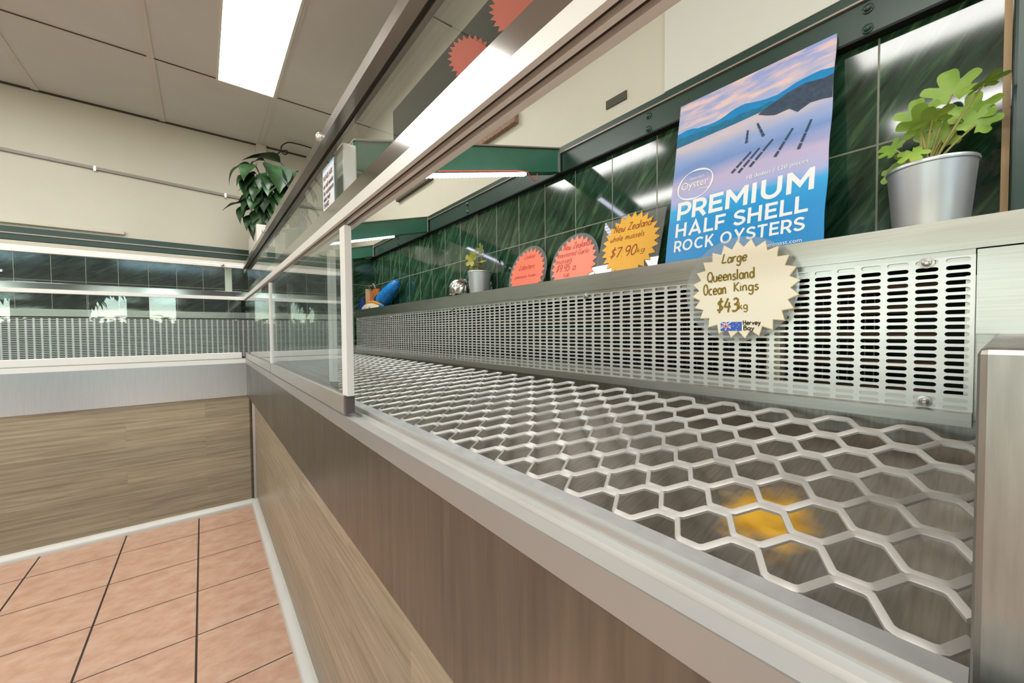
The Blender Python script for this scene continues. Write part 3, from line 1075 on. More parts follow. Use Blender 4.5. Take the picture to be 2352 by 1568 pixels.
def spade_leaf(b, base_p, direc, up, L, Wd, droop, fold=.18, mi=0, nseg=9):
    """long pointed leaf, arched and folded along its midrib"""
    d = Vector(direc).normalized()
    s = d.cross(Vector(up)).normalized()
    u = s.cross(d).normalized()
    p = Vector(base_p)
    vs, fs = [], []
    ang = 0
    for i in range(nseg + 1):
        t = i / nseg
        wd = Wd * (math.sin(math.pi * min(1, t * 1.02) ** .72)) * .5 + .0006
        ww = math.sin(t * 9) * .004
        vs += [p - s * wd + u * (wd * fold * 2 + ww), p - s * wd * .5 + u * wd * fold * .7, p, p + s * wd * .5 + u * wd * fold * .7, p + s * wd + u * (wd * fold * 2 - ww)]
        ang += droop / nseg
        dd = (d * math.cos(ang) - u * math.sin(ang))
        p = p + dd * (L / nseg)
    for i in range(nseg):
        for k in range(4):
            fs.append((i * 5 + k, i * 5 + k + 1, i * 5 + k + 6, i * 5 + k + 5))
    b.add(vs, fs, mi)


def petiole(b, p0, p1, bulge, r, n=6):
    p0, p1 = Vector(p0), Vector(p1)
    pts = []
    for i in range(9):
        t = i / 8
        pts.append(p0.lerp(p1, t) + Vector(bulge) * math.sin(math.pi * t))
    b.tube(pts, [r * (1 - .4 * i / 8) for i in range(9)], n)


bp_ = thing('leafy_plant', 'big drooping dark green leafy plant in the white planter box', 'plant', (.42, 3.2, 1.77))
stems = MB()
random.seed(21)
cen = Vector((.42, 3.22, 1.79))
leaf_i = 0


def plant_leaf(tip_base, direc, L, Wd, droop, bulge=(0, 0, .06), up=(0, 0, 1), fold=.18):
    petiole(stems, cen + Vector((random.uniform(-.05, .05), random.uniform(-.06, .06), 0)), tip_base, bulge, .0045)
    lb_ = MB()
    spade_leaf(lb_, tip_base, direc, up, L, Wd, droop, fold)
    lb_.build('leaf', M_leafdark, bp_, smooth=80)


# signature leaves seen in the photograph
plant_leaf((.46, 3.2, 2.30), (-.9, -.3, .10), .26, .15, .7, (.10, 0, .10))
plant_leaf((.28, 3.18, 2.235), (-.75, -.2, -.15), .24, .07, 1.4, (-.02, 0, .16))
plant_leaf((.36, 3.15, 2.27), (-.8, -.2, .0), .17, .06, 1.6, (0, 0, .10))
plant_leaf((.26, 3.12, 2.14), (.1, -.3, -.9), .26, .13, .1, (-.04, 0, .12), (0, -1, 0))
plant_leaf((.30, 3.1, 2.21), (-.5, -.6, -.35), .2, .11, .9)
plant_leaf((.40, 3.06, 2.22), (.1, -.7, -.5), .25, .17, .9, (0, -.02, .1))
plant_leaf((.47, 3.05, 2.20), (.25, -.6, -.6), .22, .13, .8)
plant_leaf((.54, 3.12, 2.23), (.9, -.2, .0), .22, .11, 1.0)
plant_leaf((.55, 3.1, 2.17), (.6, -.4, -.4), .2, .12, .9)
for k in range(120):
    a = random.uniform(-math.pi * 1.05, .25)
    h = random.uniform(1.86, 2.2)
    rr = random.uniform(.05, .17) * (1 if h > 1.95 else .8)
    tb = (cen.x + rr * math.cos(a), cen.y + rr * math.sin(a) * 1.1 - .02, h)
    plant_leaf(tb, (math.cos(a) * .6, math.sin(a) * .7 - .15, random.uniform(-.8, -.1)), random.uniform(.13, .2), random.uniform(.06, .1), random.uniform(.5, 1.1))
stems.build('stems', M_stemdark, bp_, smooth=60)


def lobed_outline(n_lobe, seed, r=1.0, deep=.45):
    """outline of a lobed (oak-like) leaf, unit size, base at origin pointing +v"""
    rnd = random.Random(seed)
    pts = []
    N = 64
    lobes = [(0, 1.0, .42), (1.02, .92, .36), (-1.05, .90, .36), (2.0, .70, .34), (-2.0, .72, .34)]
    lobes = [(a + rnd.uniform(-.08, .08), h * rnd.uniform(.88, 1.06), w_ * rnd.uniform(.9, 1.15)) for a, h, w_ in lobes]
    for i in range(N + 1):
        t = -1 + 2 * i / N
        ang = t * 2.75
        rad = .50 * r * (1 - .3 * abs(t) ** 4)
        for a, h, w_ in lobes:
            rad = max(rad, r * (.42 + (h - .42) * math.exp(-((ang - a) / w_) ** 4)))
        pts.append((rad * math.sin(ang), rad * math.cos(ang)))
    return pts


def lobed_leaf(b, c, xdir, ydir, size, seed, cup=.25, mi=0, deep=.45):
    x, y = Vector(xdir).normalized(), Vector(ydir).normalized()
    z = x.cross(y).normalized()
    y = z.cross(x).normalized()
    out = lobed_outline(3, seed, size, deep)
    c = Vector(c)
    vs = [c]
    rings = 3
    for k in range(1, rings + 1):
        f = k / rings
        for (u, v) in out:
            q = f * f
            wav = math.sin(u * 60 + v * 40) * size * .03
            vs.append(c + x * u * f + y * v * f + z * (cup * size * q * (abs(u) / size) - cup * .5 * size * q * (v / size) + wav * q))
    m = len(out)
    fs = [(0, 1 + i, 2 + i) for i in range(m - 1)]
    for k in range(rings - 1):
        for i in range(m - 1):
            a = 1 + k * m + i
            fs.append((a, a + m, a + m + 1, a + 1))
    b.add(vs, fs, mi)


# ------------------------------------------------------------------ pots on the ledge
M_pot = steel('brushed_zinc_pot', (204, 206, 206), .42, (2, 2, 2), .05, .15, .75)
ZL = 1.207


def pot(c, rb, rt, h, root):
    b = MB()
    b.lathe([(.0001, .001), (rb * .93, .001), (rb * .94, .0), (rb * .97, .006), (rb, .016), (rt * .985, h - .004), (rt * 1.02, h - .003), (rt * 1.03, h), (rt * 1.01, h + .0025), (rt * .97, h + .001), (rt * .95, h - .006), (rb * .96, .02), (.0001, .02)], c, 56)
    b.build('metal_pot', M_pot, root, smooth=40)
    b = MB()
    b.lathe([(.0001, h * .80), (rt * .9, h * .78), (rt * .88, h * .70), (.0001, h * .70)], c, 32)
    b.build('soil', bpy.data.materials['dark_soil'], root)


pc = (.928, .072, ZL)
p1 = thing('potted_plant', 'large zinc pot with lime green lobed leaves beside the blue poster', 'potted plant', pc)
pot(pc, .041, .0515, .142, p1)
st = MB()
lf = [  # (dy to the left(+), z, x) attach point, size, normal tilt
    ((.915, .050, 1.452), (0, -1, .1), (.1, .0, 1), .040, 1),
    ((.900, .018, 1.446), (.2, -.4, .15), (0, -1, .35), .026, 2),
    ((.930, .030, 1.418), (0, -1, -.1), (.1, -.5, .6), .036, 3),
    ((.925, .025, 1.398), (0, -.8, -.5), (0, -.7, -.2), .032, 4),
    ((.905, .088, 1.428), (0, -1, .0), (.1, .6, .75), .032, 5),
    ((.890, .080, 1.408), (.1, -1, .2), (-.3, .6, .1), .034, 6),
    ((.885, .068, 1.410), (0, -1, .35), (-.4, -.5, .3), .032, 7),
    ((.910, .112, 1.388), (.2, -.6, .8), (0, .8, -.5), .026, 8),
    ((.930, .095, 1.372), (0, -1, -.2), (.1, .8, -.2), .034, 9),
    ((.940, .115, 1.360), (0, -1, .2), (.0, .7, -.7), .028, 10),
    ((.895, .090, 1.372), (.2, -1, .3), (-.3, .5, -.6), .024, 11),
    ((.935, .062, 1.392), (0, -1, 0), (0, -.2, 1), .036, 12),
    ((.95, .05, 1.42), (0, -1, .2), (.2, .3, .8), .034, 13),
]
for (c, xd, yd, s, sd) in lf:
    lb_ = MB()
    lobed_leaf(lb_, c, xd, yd, s, sd)
    lb_.build('leaf', M_leaflight, p1, smooth=70)
    petiole(st, (pc[0] + random.uniform(-.012, .008), pc[1] + random.uniform(-.016, .016), ZL + .112), c, (0, 0, .008), .0022)
st.build('stems', M_stem, p1, smooth=60)

pc2 = (.932, 1.388, ZL)
p2 = thing('potted_plant', 'small zinc pot with yellowing sprig between silver ball and orange sign', 'potted plant', pc2)
pot(pc2, .040, .050, .136, p2)
st = MB()
for i, (c, xd, yd, s) in enumerate([((.925, 1.36, 1.43), (0, -1, .2), (-.2, -.2, 1), .036), ((.925, 1.41, 1.415), (0, -1, .4), (0, 1, .35), .030), ((.905, 1.40, 1.395), (.1, -.5, .8), (-.3, .8, -.45), .042), ((.92, 1.355, 1.385), (0, -1, .1), (-.3, -.6, -.1), .034), ((.915, 1.375, 1.37), (.2, -1, .2), (-.4, .1, -.2), .028), ((.91, 1.40, 1.352), (.1, -1, .3), (-.4, .4, .2), .02), ((.93, 1.36, 1.352), (.1, -1, .1), (-.3, -.5, .1), .022)]):
    lb_ = MB()
    lobed_leaf(lb_, c, xd, yd, s, 30 + i, .3, 0, .6)
    lb_.build('leaf', M_leafyellow if i > 1 else leafmat('grey_green_leaf', (110, 122, 70), (150, 156, 96)), p2, smooth=70)
    petiole(st, (pc2[0], pc2[1] + random.uniform(-.012, .012), ZL + .108), c, (0, 0, .006), .002)
st.build('stems', M_stem, p2, smooth=60)

# silver shell ball
bc = Vector((.922, 1.527, ZL + .0695))
ball = thing('silver_ball', 'silver ribbed ornamental ball beside the small zinc pot', 'ornament', (bc.x, bc.y, ZL))
b = MB()
n1_, n2_ = 40, 64
for i in range(n1_ + 1):
    th = math.pi * i / n1_
    for k in range(n2_):
        ph = 2 * math.pi * k / n2_
        rib = .0022 * math.sin(ph * 11 + th * 3) * math.sin(th)
        r = .0545 + rib
        b.v.append((bc.x + r * math.sin(th) * math.cos(ph) , bc.y + r * (math.cos(th) * .8 + math.sin(th) * math.sin(ph) * .6), bc.z + r * (math.sin(th) * math.sin(ph) * .8 - math.cos(th) * .6)))
for i in range(n1_):
    for k in range(n2_):
        b.f.append((i * n2_ + k, i * n2_ + (k + 1) % n2_, (i + 1) * n2_ + (k + 1) % n2_, (i + 1) * n2_ + k)); b.m.append(0)
M_silver = steel('silver_glaze', (200, 196, 188), .2, (8, 8, 8), .15, .15)
b.build('ball', M_silver, ball, smooth=60)
b = MB()
for (dy, dx) in ((.05, 0), (-.035, -.01), (.0, .02)):
    b.lathe([(.0001, 0), (.012, 0), (.018, .008), (.016, .02), (.008, .028), (.0001, .03)], (bc.x + dx, bc.y + dy, ZL), 16)
b.build('feet', M_silver, ball, smooth=60)

# ------------------------------------------------------------------ painted fish and wooden plaque
M_fblue = simple('fish_blue_glaze', (26, 128, 208), .25, noise=.3, scale=30)
M_fdeep = simple('fish_deep_blue', (28, 60, 140), .3, noise=.3, scale=40)
M_fcream = simple('fish_cream_glaze', (206, 200, 178), .35, noise=.12, scale=30)
M_forange = simple('fish_ochre', (206, 140, 56), .4)
fish = thing('painted_fish', 'bright blue painted fish ornament leaning at the far end of the ledge', 'ornament', (.925, 2.55, ZL))
axis = [Vector((.925, 2.62, 1.268)), Vector((.93, 2.545, 1.295)), Vector((.935, 2.46, 1.335)), Vector((.94, 2.38, 1.37)), Vector((.945, 2.315, 1.392)), Vector((.947, 2.305, 1.395))]
rad = [.036, .046, .044, .036, .024, .004]
b = MB(); b.tube(axis[1:], rad[1:], 20); b.build('tail_body', M_fblue, fish, smooth=60)
b = MB(); b.tube([axis[0] + Vector((0, .02, -.006)), axis[0], axis[1]], [.022, .038, .0465], 20); b.build('belly_band', M_fdeep, fish, smooth=60)
b = MB(); b.tube([Vector((.93, 2.56, 1.296)) , Vector((.932, 2.535, 1.301))], [.0482, .0478], 20); b.build('dark_stripe', simple('fish_black', (26, 24, 30), .4), fish, smooth=60)
b = MB()
for i, (y, z, r) in enumerate(((2.44, 1.232, .030), (2.56, 1.250, .046), (2.66, 1.250, .048), (2.76, 1.246, .038), (2.83, 1.242, .014))):
    pass
b.tube([(.90, 2.40, 1.228), (.90, 2.46, 1.236), (.90, 2.56, 1.248), (.90, 2.66, 1.250), (.90, 2.76, 1.247), (.90, 2.84, 1.243)], [.008, .024, .040, .043, .034, .010], 18)
b.build('head', M_fcream, fish, smooth=60)
b = MB(); b.tube([(.888, 2.42, 1.262), (.885, 2.56, 1.288), (.885, 2.66, 1.29), (.888, 2.76, 1.278)], [.004, .012, .012, .004], 10); b.build('ochre_band', M_forange, fish, smooth=60)


def fin(pts, th, mat, name):
    b = MB()
    n = len(pts)
    vs = [(x - th, y, z) for x, y, z in pts] + [(x + th, y, z) for x, y, z in pts]
    b.add(vs, [tuple(range(n)), tuple(range(2 * n - 1, n - 1, -1))] + [(i, (i + 1) % n, n + (i + 1) % n, n + i) for i in range(n)])
    return b.build(name, mat, fish, bevel=.001)


fin([(.885, 2.76, 1.28), (.885, 2.81, 1.335), (.885, 2.86, 1.318), (.885, 2.84, 1.29), (.885, 2.95, 1.215), (.885, 2.88, 1.212), (.885, 2.79, 1.245)], .004, M_fdeep, 'tail_fin')
fin([(.862 + .01, 2.33, 1.212), (.872, 2.30, 1.222), (.872, 2.37, 1.262), (.872, 2.43, 1.256), (.872, 2.46, 1.224)], .004, M_fblue, 'side_fin')
b = MB(); b.lathe([(.0001, -.007), (.006, -.004), (.008, 0), (.006, .004), (.0001, .007)], (.862, 2.58, 1.252), 12); b.build('eye', simple('fish_eye', (120, 104, 84), .3), fish, smooth=60)

plq = thing('wooden_plaque', 'small orange-brown wooden plaque with rope behind the painted fish', 'plaque', (.95, 2.80, ZL))
b = MB()
for k in range(4):
    b.box(.962, .975, 2.70 + k * .055, 2.7535 + k * .055, ZL, 1.395 + .006 * math.sin(k * 2.1))
b.build('slats', simple('orange_brown_wood', (190, 112, 54), .5, noise=.3, scale=14, stretch=(1, 8, 1)), plq)
MB().box(.935, .975, 2.921 - .05, 2.883, ZL, 1.405).build('edge_batten', simple('pale_batten', (214, 192, 164), .5), plq)
b = MB(); b.tube([(.955, 2.86, 1.40), (.95, 2.84, 1.425), (.95, 2.80, 1.42), (.955, 2.77, 1.435), (.958, 2.74, 1.40)], .004, 8); b.build('rope', simple('grey_rope', (150, 146, 126), .8), plq, smooth=60)


# ------------------------------------------------------------------ signs with lettering
def frame_matrix(loc, lean):
    """local x = reader's right, y = up, z = towards the reader, for a card facing -X and leaning back by lean"""
    s, c = math.sin(lean), math.cos(lean)
    return Matrix(((0, s, -c, loc[0]), (-1, 0, 0, loc[1]), (0, c, s, loc[2]), (0, 0, 0, 1)))


def mesh_local(name, verts, faces, mat, parent, mtx=None, smooth=None):
    me = bpy.data.meshes.new(name)
    me.from_pydata(verts, [], faces)
    me.materials.append(mat)
    o = bpy.data.objects.new(name, me)
    C.objects.link(o)
    o.parent = parent
    return o


def plate(name, pts, z0, z1, mat, parent):
    n = len(pts)
    vs = [(x, y, z0) for x, y in pts] + [(x, y, z1) for x, y in pts]
    fs = [tuple(range(n - 1, -1, -1)), tuple(range(n, 2 * n))] + [(i, (i + 1) % n, n + (i + 1) % n, n + i) for i in range(n)]
    return mesh_local(name, vs, fs, mat, parent)


def lettering(body, x, y, size, mat, parent, z=.0012, bold=0.0, shear=0.0, align='LEFT', wid=None, spacing=1.0, rot=0, name='lettering'):
    cu = bpy.data.curves.new(name, 'FONT')
    cu.body = body
    cu.size = size
    cu.offset = bold
    cu.shear = shear
    cu.align_x = align
    cu.space_character = spacing
    cu.extrude = .0002
    cu.resolution_u = 4
    tmp = bpy.data.objects.new('tmp_text', cu)
    C.objects.link(tmp)
    bpy.context.view_layer.update()
    me = bpy.data.meshes.new_from_object(tmp.evaluated_get(bpy.context.evaluated_depsgraph_get()))
    bpy.data.objects.remove(tmp)
    bpy.data.curves.remove(cu)
    xs = [v.co.x for v in me.vertices]
    k = 1.0
    if wid and xs:
        k = wid / (max(xs) - min(xs))
    x00 = min(xs) if (xs and align == 'LEFT') else 0
    cr, sr = math.cos(rot), math.sin(rot)
    for v in me.vertices:
        a, bb = (v.co.x - x00) * k, v.co.y
        v.co = (x + a * cr - bb * sr, y + a * sr + bb * cr, z + v.co.z)
    me.materials.clear()
    me.materials.append(mat)
    me.name = name
    o = bpy.data.objects.new(name, me)
    C.objects.link(o)
    o.parent = parent
    return o


# ---- two small stroke alphabets: marker handwriting and a geometric bold capital print


def arc(cx, cy, rx, ry, a0, a1, n=14):
    return [(cx + rx * math.cos(math.radians(a0 + (a1 - a0) * i / n)), cy + ry * math.sin(math.radians(a0 + (a1 - a0) * i / n))) for i in range(n + 1)]


def soft(p, k=5):
    """smooth a hand-drawn stroke through its points"""
    if len(p) < 3:
        return p
    out = []
    for i in range(len(p) - 1):
        a, b_, c_, d = p[max(0, i - 1)], p[i], p[i + 1], p[min(len(p) - 1, i + 2)]
        for j in range(k):
            t = j / k
            out.append(tuple(.5 * (2 * b_[q] + (c_[q] - a[q]) * t + (2 * a[q] - 5 * b_[q] + 4 * c_[q] - d[q]) * t * t + (3 * b_[q] - a[q] - 3 * c_[q] + d[q]) * t ** 3) for q in (0, 1)))
    return out + [p[-1]]


OV = arc(.17, .2, .16, .2, 50, 410)
SS = soft([(.26, .36), (.12, .4), (.03, .3), (.14, .21), (.25, .12), (.14, 0), (0, .05)])
HAND = {
    'L': (.40, [[(.10, .7), (.0, .02)], [(0, .02), (.40, .05)]]),
    'Q': (.50, [arc(.25, .35, .24, .35, 100, 460, 20), [(.22, .12), (.46, -.04)]]),
    'O': (.46, [arc(.22, .35, .2, .36, 110, 470, 20)]),
    'K': (.38, [[(0, .7), (0, 0)], [(.34, .7), (.02, .33)], [(.02, .33), (.36, 0)]]),
    'N': (.46, [[(0, 0), (.04, .7)], [(.04, .7), (.36, .02)], [(.36, .02), (.42, .72)]]),
    'Z': (.46, [[(.02, .68), (.42, .7)], [(.42, .7), (0, .02)], [(0, .02), (.44, .03)]]),
    'G': (.46, [soft([(.4, .62), (.24, .7), (.04, .5), (.02, .2), (.18, 0), (.38, .08), (.4, .28)]), [(.24, .3), (.44, .3)]]),
    'H': (.40, [[(0, .7), (0, 0)], [(.34, .7), (.34, 0)], [(0, .36), (.34, .36)]]),
    'B': (.36, [[(0, .7), (0, 0)], soft([(0, .7), (.24, .66), (.26, .46), (.02, .37)]), soft([(.02, .37), (.32, .3), (.3, .05), (0, 0)])]),
    'C': (.42, [arc(.22, .35, .2, .35, 50, 310, 16)]),
    'a': (.38, [OV, soft([(.34, .4), (.34, .1), (.40, .0)])]),
    'b': (.36, [[(0, .7), (0, 0)], arc(.17, .2, .16, .2, 170, -190)]),
    'c': (.34, [arc(.18, .2, .17, .2, 50, 310)]),
    'd': (.38, [OV, [(.34, .72), (.35, 0)]]),
    'e': (.36, [soft([(.02, .2), (.32, .23), (.26, .39), (.12, .4), (.02, .24), (.06, .05), (.2, 0), (.34, .07)])]),
    'f': (.28, [soft([(.28, .66), (.16, .7), (.1, .55), (.1, 0)]), [(0, .38), (.24, .38)]]),
    'g': (.38, [OV, soft([(.34, .4), (.34, -.12), (.22, -.29), (.02, -.2)])]),
    'h': (.34, [[(0, .72), (0, 0)], soft([(0, .25), (.1, .4), (.24, .36), (.28, 0)])]),
    'i': (.10, [[(.02, .4), (.02, 0)], [(.02, .54), (.03, .57)]]),
    'k': (.32, [[(0, .7), (0, 0)], [(.26, .4), (.02, .18)], [(.08, .22), (.3, 0)]]),
    'l': (.10, [[(.02, .72), (.02, 0)]]),
    'm': (.52, [[(0, .4), (0, 0)], soft([(0, .25), (.1, .4), (.2, .34), (.22, 0)]), soft([(.22, .25), (.32, .4), (.42, .34), (.46, 0)])]),
    'n': (.34, [[(0, .4), (0, 0)], soft([(0, .25), (.1, .4), (.24, .36), (.28, 0)])]),
    'o': (.36, [OV]),
    'p': (.36, [[(0, .4), (0, -.28)], arc(.17, .2, .16, .2, 170, -190)]),
    'r': (.26, [[(0, .4), (0, 0)], soft([(0, .22), (.08, .38), (.24, .38)])]),
    's': (.30, [SS]),
    't': (.26, [[(.1, .6), (.1, 0)], [(0, .4), (.24, .4)]]),
    'u': (.36, [soft([(0, .4), (.02, .1), (.14, 0), (.28, .1), (.3, .4)]), [(.3, .4), (.32, 0)]]),
    'v': (.32, [[(0, .4), (.14, 0)], [(.14, 0), (.3, .4)]]),
    'w': (.46, [soft([(0, .4), (.04, .06), (.14, .0), (.22, .1), (.22, .3)]), soft([(.22, .3), (.24, .06), (.34, .0), (.42, .12), (.42, .4)])]),
    'y': (.34, [[(0, .4), (.15, .04)], soft([(.3, .4), (.16, .02), (.02, -.28)])]),
    'z': (.3, [[(0, .4), (.28, .4)], [(.28, .4), (0, 0)], [(0, 0), (.3, 0)]]),
    '$': (.36, [[(.02 + x * 1.25, .08 + y * 1.35) for x, y in SS], [(.2, .78), (.17, -.06)]]),
    '0': (.40, [arc(.19, .35, .17, .35, 90, 450, 20)]),
    '1': (.12, [[(.05, .7), (.05, 0)]]),
    '3': (.36, [soft([(.02, .62), (.14, .7), (.28, .6), (.22, .42), (.08, .38)]), soft([(.08, .38), (.28, .32), (.3, .12), (.14, 0), (0, .06)])]),
    '4': (.40, [[(.18, .72), (0, .25)], [(0, .25), (.38, .25)], [(.27, .5), (.26, -.05)]]),
    '5': (.36, [[(.32, .7), (.06, .7)], [(.06, .7), (.04, .4)], soft([(.04, .4), (.22, .42), (.32, .22), (.18, 0), (0, .05)])]),
    '7': (.36, [[(0, .68), (.34, .7)], [(.34, .7), (.12, 0)]]),
    '9': (.36, [arc(.17, .5, .16, .19, 0, 360), soft([(.33, .52), (.32, .2), (.22, -.02)])]),
    '.': (.12, [[(.04, .0), (.05, .03)]]),
    ' ': (.26, []),
}
PRINT = {
    'P': (.50, [[(.07, 0), (.07, .7)], [(.0, .63), (.27, .63)] + arc(.27, .445, .185, .185, 90, -90)[1:] + [(.07, .26)]]),
    'R': (.54, [[(.07, 0), (.07, .7)], [(.0, .63), (.27, .63)] + arc(.27, .455, .175, .175, 90, -90)[1:] + [(.07, .28)], [(.28, .28), (.47, 0)]]),
    'E': (.50, [[(.07, 0), (.07, .7)], [(0, .63), (.46, .63)], [(0, .355), (.42, .355)], [(0, .07), (.47, .07)]]),
    'M': (.74, [[(.07, 0), (.07, .7)], [(.085, .64), (.345, .25), (.605, .64)], [(.62, 0), (.62, .7)]]),
    'I': (.21, [[(.07, 0), (.07, .7)]]),
    'U': (.64, [[(.07, .7), (.07, .29)] + arc(.29, .29, .22, .225, 180, 360)[1:] + [(.51, .7)]]),
    'H': (.64, [[(.07, 0), (.07, .7)], [(.50, 0), (.50, .7)], [(.07, .35), (.5, .35)]]),
    'A': (.70, [[(.06, 0), (.325, .66), (.59, 0)], [(.14, .20), (.51, .20)]]),
    'L': (.48, [[(.07, 0), (.07, .7)], [(0, .07), (.46, .07)]]),
    'F': (.48, [[(.07, 0), (.07, .7)], [(0, .63), (.46, .63)], [(0, .33), (.42, .33)]]),
    'S': (.54, [soft([(.45, .56), (.34, .625), (.2, .63), (.085, .54), (.10, .43), (.26, .36), (.42, .28), (.44, .16), (.33, .08), (.18, .07), (.04, .16)], 6)]),
    'O': (.74, [arc(.335, .35, .27, .285, 90, 455, 30)]),
    'C': (.64, [arc(.335, .35, .27, .285, 45, 315, 24)]),
    'K': (.58, [[(.07, 0), (.07, .7)], [(.46, .7), (.09, .27)], [(.22, .40), (.50, 0)]]),
    'Y': (.62, [[(.05, .7), (.29, .3), (.53, .7)], [(.29, .34), (.29, 0)]]),
    'T': (.56, [[(.25, 0), (.25, .7)], [(0, .63), (.5, .63)]]),
    ' ': (.24, []),
}


def strokes(body, x, y, cap, mat, parent, table, thick, wid=None, z=.0016, shear=0.0, gap=.09, wob=0.0, rot=0.0, name='lettering'):
    """flat ribbon lettering; cap = height of the capitals, thick in the same 0.7-cap units"""
    rnd = random.Random(body)
    k = cap / .7
    pen, lines = 0, []
    for ch in body:
        w_, st = table[ch]
        dy = rnd.uniform(-wob, wob)
        for ln in st:
            lines.append([(pen + px_ + shear * py_, py_ + dy) for px_, py_ in ln])
        pen += w_ + gap
    tot = max(p[0] for ln in lines for p in ln) - min(p[0] for ln in lines for p in ln)
    kx = wid / tot if wid else k
    hwid = thick / 2
    V, Fc, Z_ = [], [], []
    for li, ln in enumerate(lines):
        P = [Vector((px_ * kx, py_ * k)) for px_, py_ in ln]
        Q = [P[0]]
        for p in P[1:]:
            if (p - Q[-1]).length > 1e-6:
                Q.append(p)
        n0 = len(V)
        for i, p in enumerate(Q):
            a = (Q[i] - Q[i - 1]).normalized() if i else (Q[1] - Q[0]).normalized()
            c_ = (Q[i + 1] - Q[i]).normalized() if i < len(Q) - 1 else a
            t = (a + c_)
            t = t.normalized() if t.length > 1e-4 else a
            nrm = Vector((-t.y, t.x))
            sc = 1 / max(.45, abs(nrm.dot(Vector((-a.y, a.x)))))
            hw_ = hwid * k * sc
            V += [p + nrm * hw_, p - nrm * hw_]
            Z_ += [(li % 5) * 3e-5] * 2
        for i in range(len(Q) - 1):
            Fc.append((n0 + 2 * i, n0 + 2 * i + 1, n0 + 2 * i + 3, n0 + 2 * i + 2))
    cr, sr = math.cos(rot), math.sin(rot)
    vs = [(x + v.x * cr - v.y * sr, y + v.x * sr + v.y * cr, z + Z_[i]) for i, v in enumerate(V)]
    return mesh_local(name, vs, Fc, mat, parent)


def ellipse(rx, ry, n=48, cx=0, cy=0):
    return [(cx + rx * math.cos(2 * math.pi * k / n), cy + ry * math.sin(2 * math.pi * k / n)) for k in range(n)]


def burst(n, ro, ri, ph=0, sx=1, sy=1):
    return [((ro if k % 2 == 0 else ri) * math.cos(math.pi * k / n + ph) * sx, (ro if k % 2 == 0 else ri) * math.sin(math.pi * k / n + ph) * sy) for k in range(2 * n)]


M_orange = simple('fluorescent_orange_card', (255, 128, 96), .6)
M_orange2 = simple('salmon_pink_card', (255, 146, 118), .6)
M_yellow = simple('amber_card', (254, 190, 70), .6)
M_creamcard = simple('cream_card', (250, 238, 214), .6)
M_creamedge = simple('cream_card_edge', (226, 200, 130), .6)
M_redink = simple('red_marker', (206, 60, 40), .6)
M_brownink = simple('brown_marker', (150, 74, 10), .6)
M_goldink = simple('olive_gold_marker', (138, 112, 20), .6)
M_blackink = simple('dark_brown_marker', (70, 52, 16), .6)

s1 = thing('price_sign', 'orange starburst price sign reading Lobsters on a clear disc', 'sign', (0, 0, 0), 'price signs on the ledge')
s1.matrix_basis = frame_matrix((.955, 1.105, 1.306), .22)
plate('clear_disc', ellipse(.105, .107), -.002, 0, M_acry, s1)
plate('star_card', burst(26, .098, .083, .06), .0002, .0012, M_orange, s1)
for (tx, x, y, cap, wd) in (('Cooked', -.03, .058, .015, .062), ('Lobsters', -.048, .016, .020, .088), ('previously frozen', -.064, -.016, .012, .118)):
    strokes(tx, x, y, cap, M_redink, s1, HAND, .085, wd, shear=.25, wob=.03)

s2 = thing('price_sign', 'salmon starburst price sign for New Zealand marinated garlic mussels', 'sign', (0, 0, 0), 'price signs on the ledge')
s2.matrix_basis = frame_matrix((.955, .873, 1.308), .22)
plate('clear_disc', ellipse(.104, .106), -.002, 0, M_acry, s2)
plate('star_card', burst(26, .098, .083, .1), .0002, .0012, M_orange2, s2)
for (tx, x, y, cap, wd) in (('New Zealand', -.054, .054, .021, .116), ('marinated Garlic', -.076, .030, .0165, .140), ('mussels', -.080, .009, .0165, .076), ('$9.95 a', -.074, -.021, .024, .088), ('tub', -.036, -.041, .014, .026)):
    strokes(tx, x, y, cap, M_redink, s2, HAND, .085, wd, shear=.22, wob=.03)

s3 = thing('price_sign', 'amber starburst price sign for New Zealand whole mussels on a clear square', 'sign', (0, 0, 0), 'price signs on the ledge')
s3.matrix_basis = frame_matrix((.955, .664, 1.325), .22)
plate('clear_square', [(-.112, -.118), (.098, -.118), (.108, .098), (-.094, .098)], -.002, 0, M_acry, s3)
plate('star_card', [(x + .004, y + .012) for x, y in burst(26, .096, .079, .05)], .0002, .0012, M_yellow, s3)
for (tx, x, y, cap, wd) in (('New Zealand', -.054, .054, .0215, .124), ('whole mussels', -.064, .027, .0165, .114), ('$7.90', -.058, -.024, .029, .088), ('kg', .034, -.020, .014, .024)):
    strokes(tx, x, y, cap, M_brownink, s3, HAND, .08, wd, shear=.18, wob=.03)

s4 = thing('price_sign', 'cream starburst price sign reading Large Queensland Ocean Kings', 'sign', (0, 0, 0))
s4.matrix_basis = frame_matrix((.838, .327, 1.17), .0)
plate('clear_disc', ellipse(.104, .104), -.0022, 0, M_acry, s4)
plate('star_edge', [(x + .008, y - .001) for x, y in burst(24, .0985, .0835, .08)], -.0004 + .0008, .0010, M_creamedge, s4)
plate('star_card', [(x + .008, y - .0005) for x, y in burst(24, .0968, .0820, .08)], .0008, .0016, M_creamcard, s4)
for (tx, x, y, cap, wd, sh) in (('Large', -.028, .055, .0185, .046, .15), ('Queensland', -.057, .020, .020, .088, .0), ('Ocean', -.065, -.007, .021, .044, .0), ('Kings', -.004, -.004, .018, .043, .0), ('$43', -.038, -.044, .026, .040, .1), ('kg', .005, -.040, .014, .015, .0)):
    strokes(tx, x, y, cap, M_goldink, s4, HAND, .10, wd, shear=sh, z=.0021, wob=.02)
fl = plate('flag_sticker', [(-.030, -.083), (.010, -.083), (.010, -.065), (-.030, -.065)], .0017, .0020, simple('flag_blue', (64, 96, 190), .5), s4)
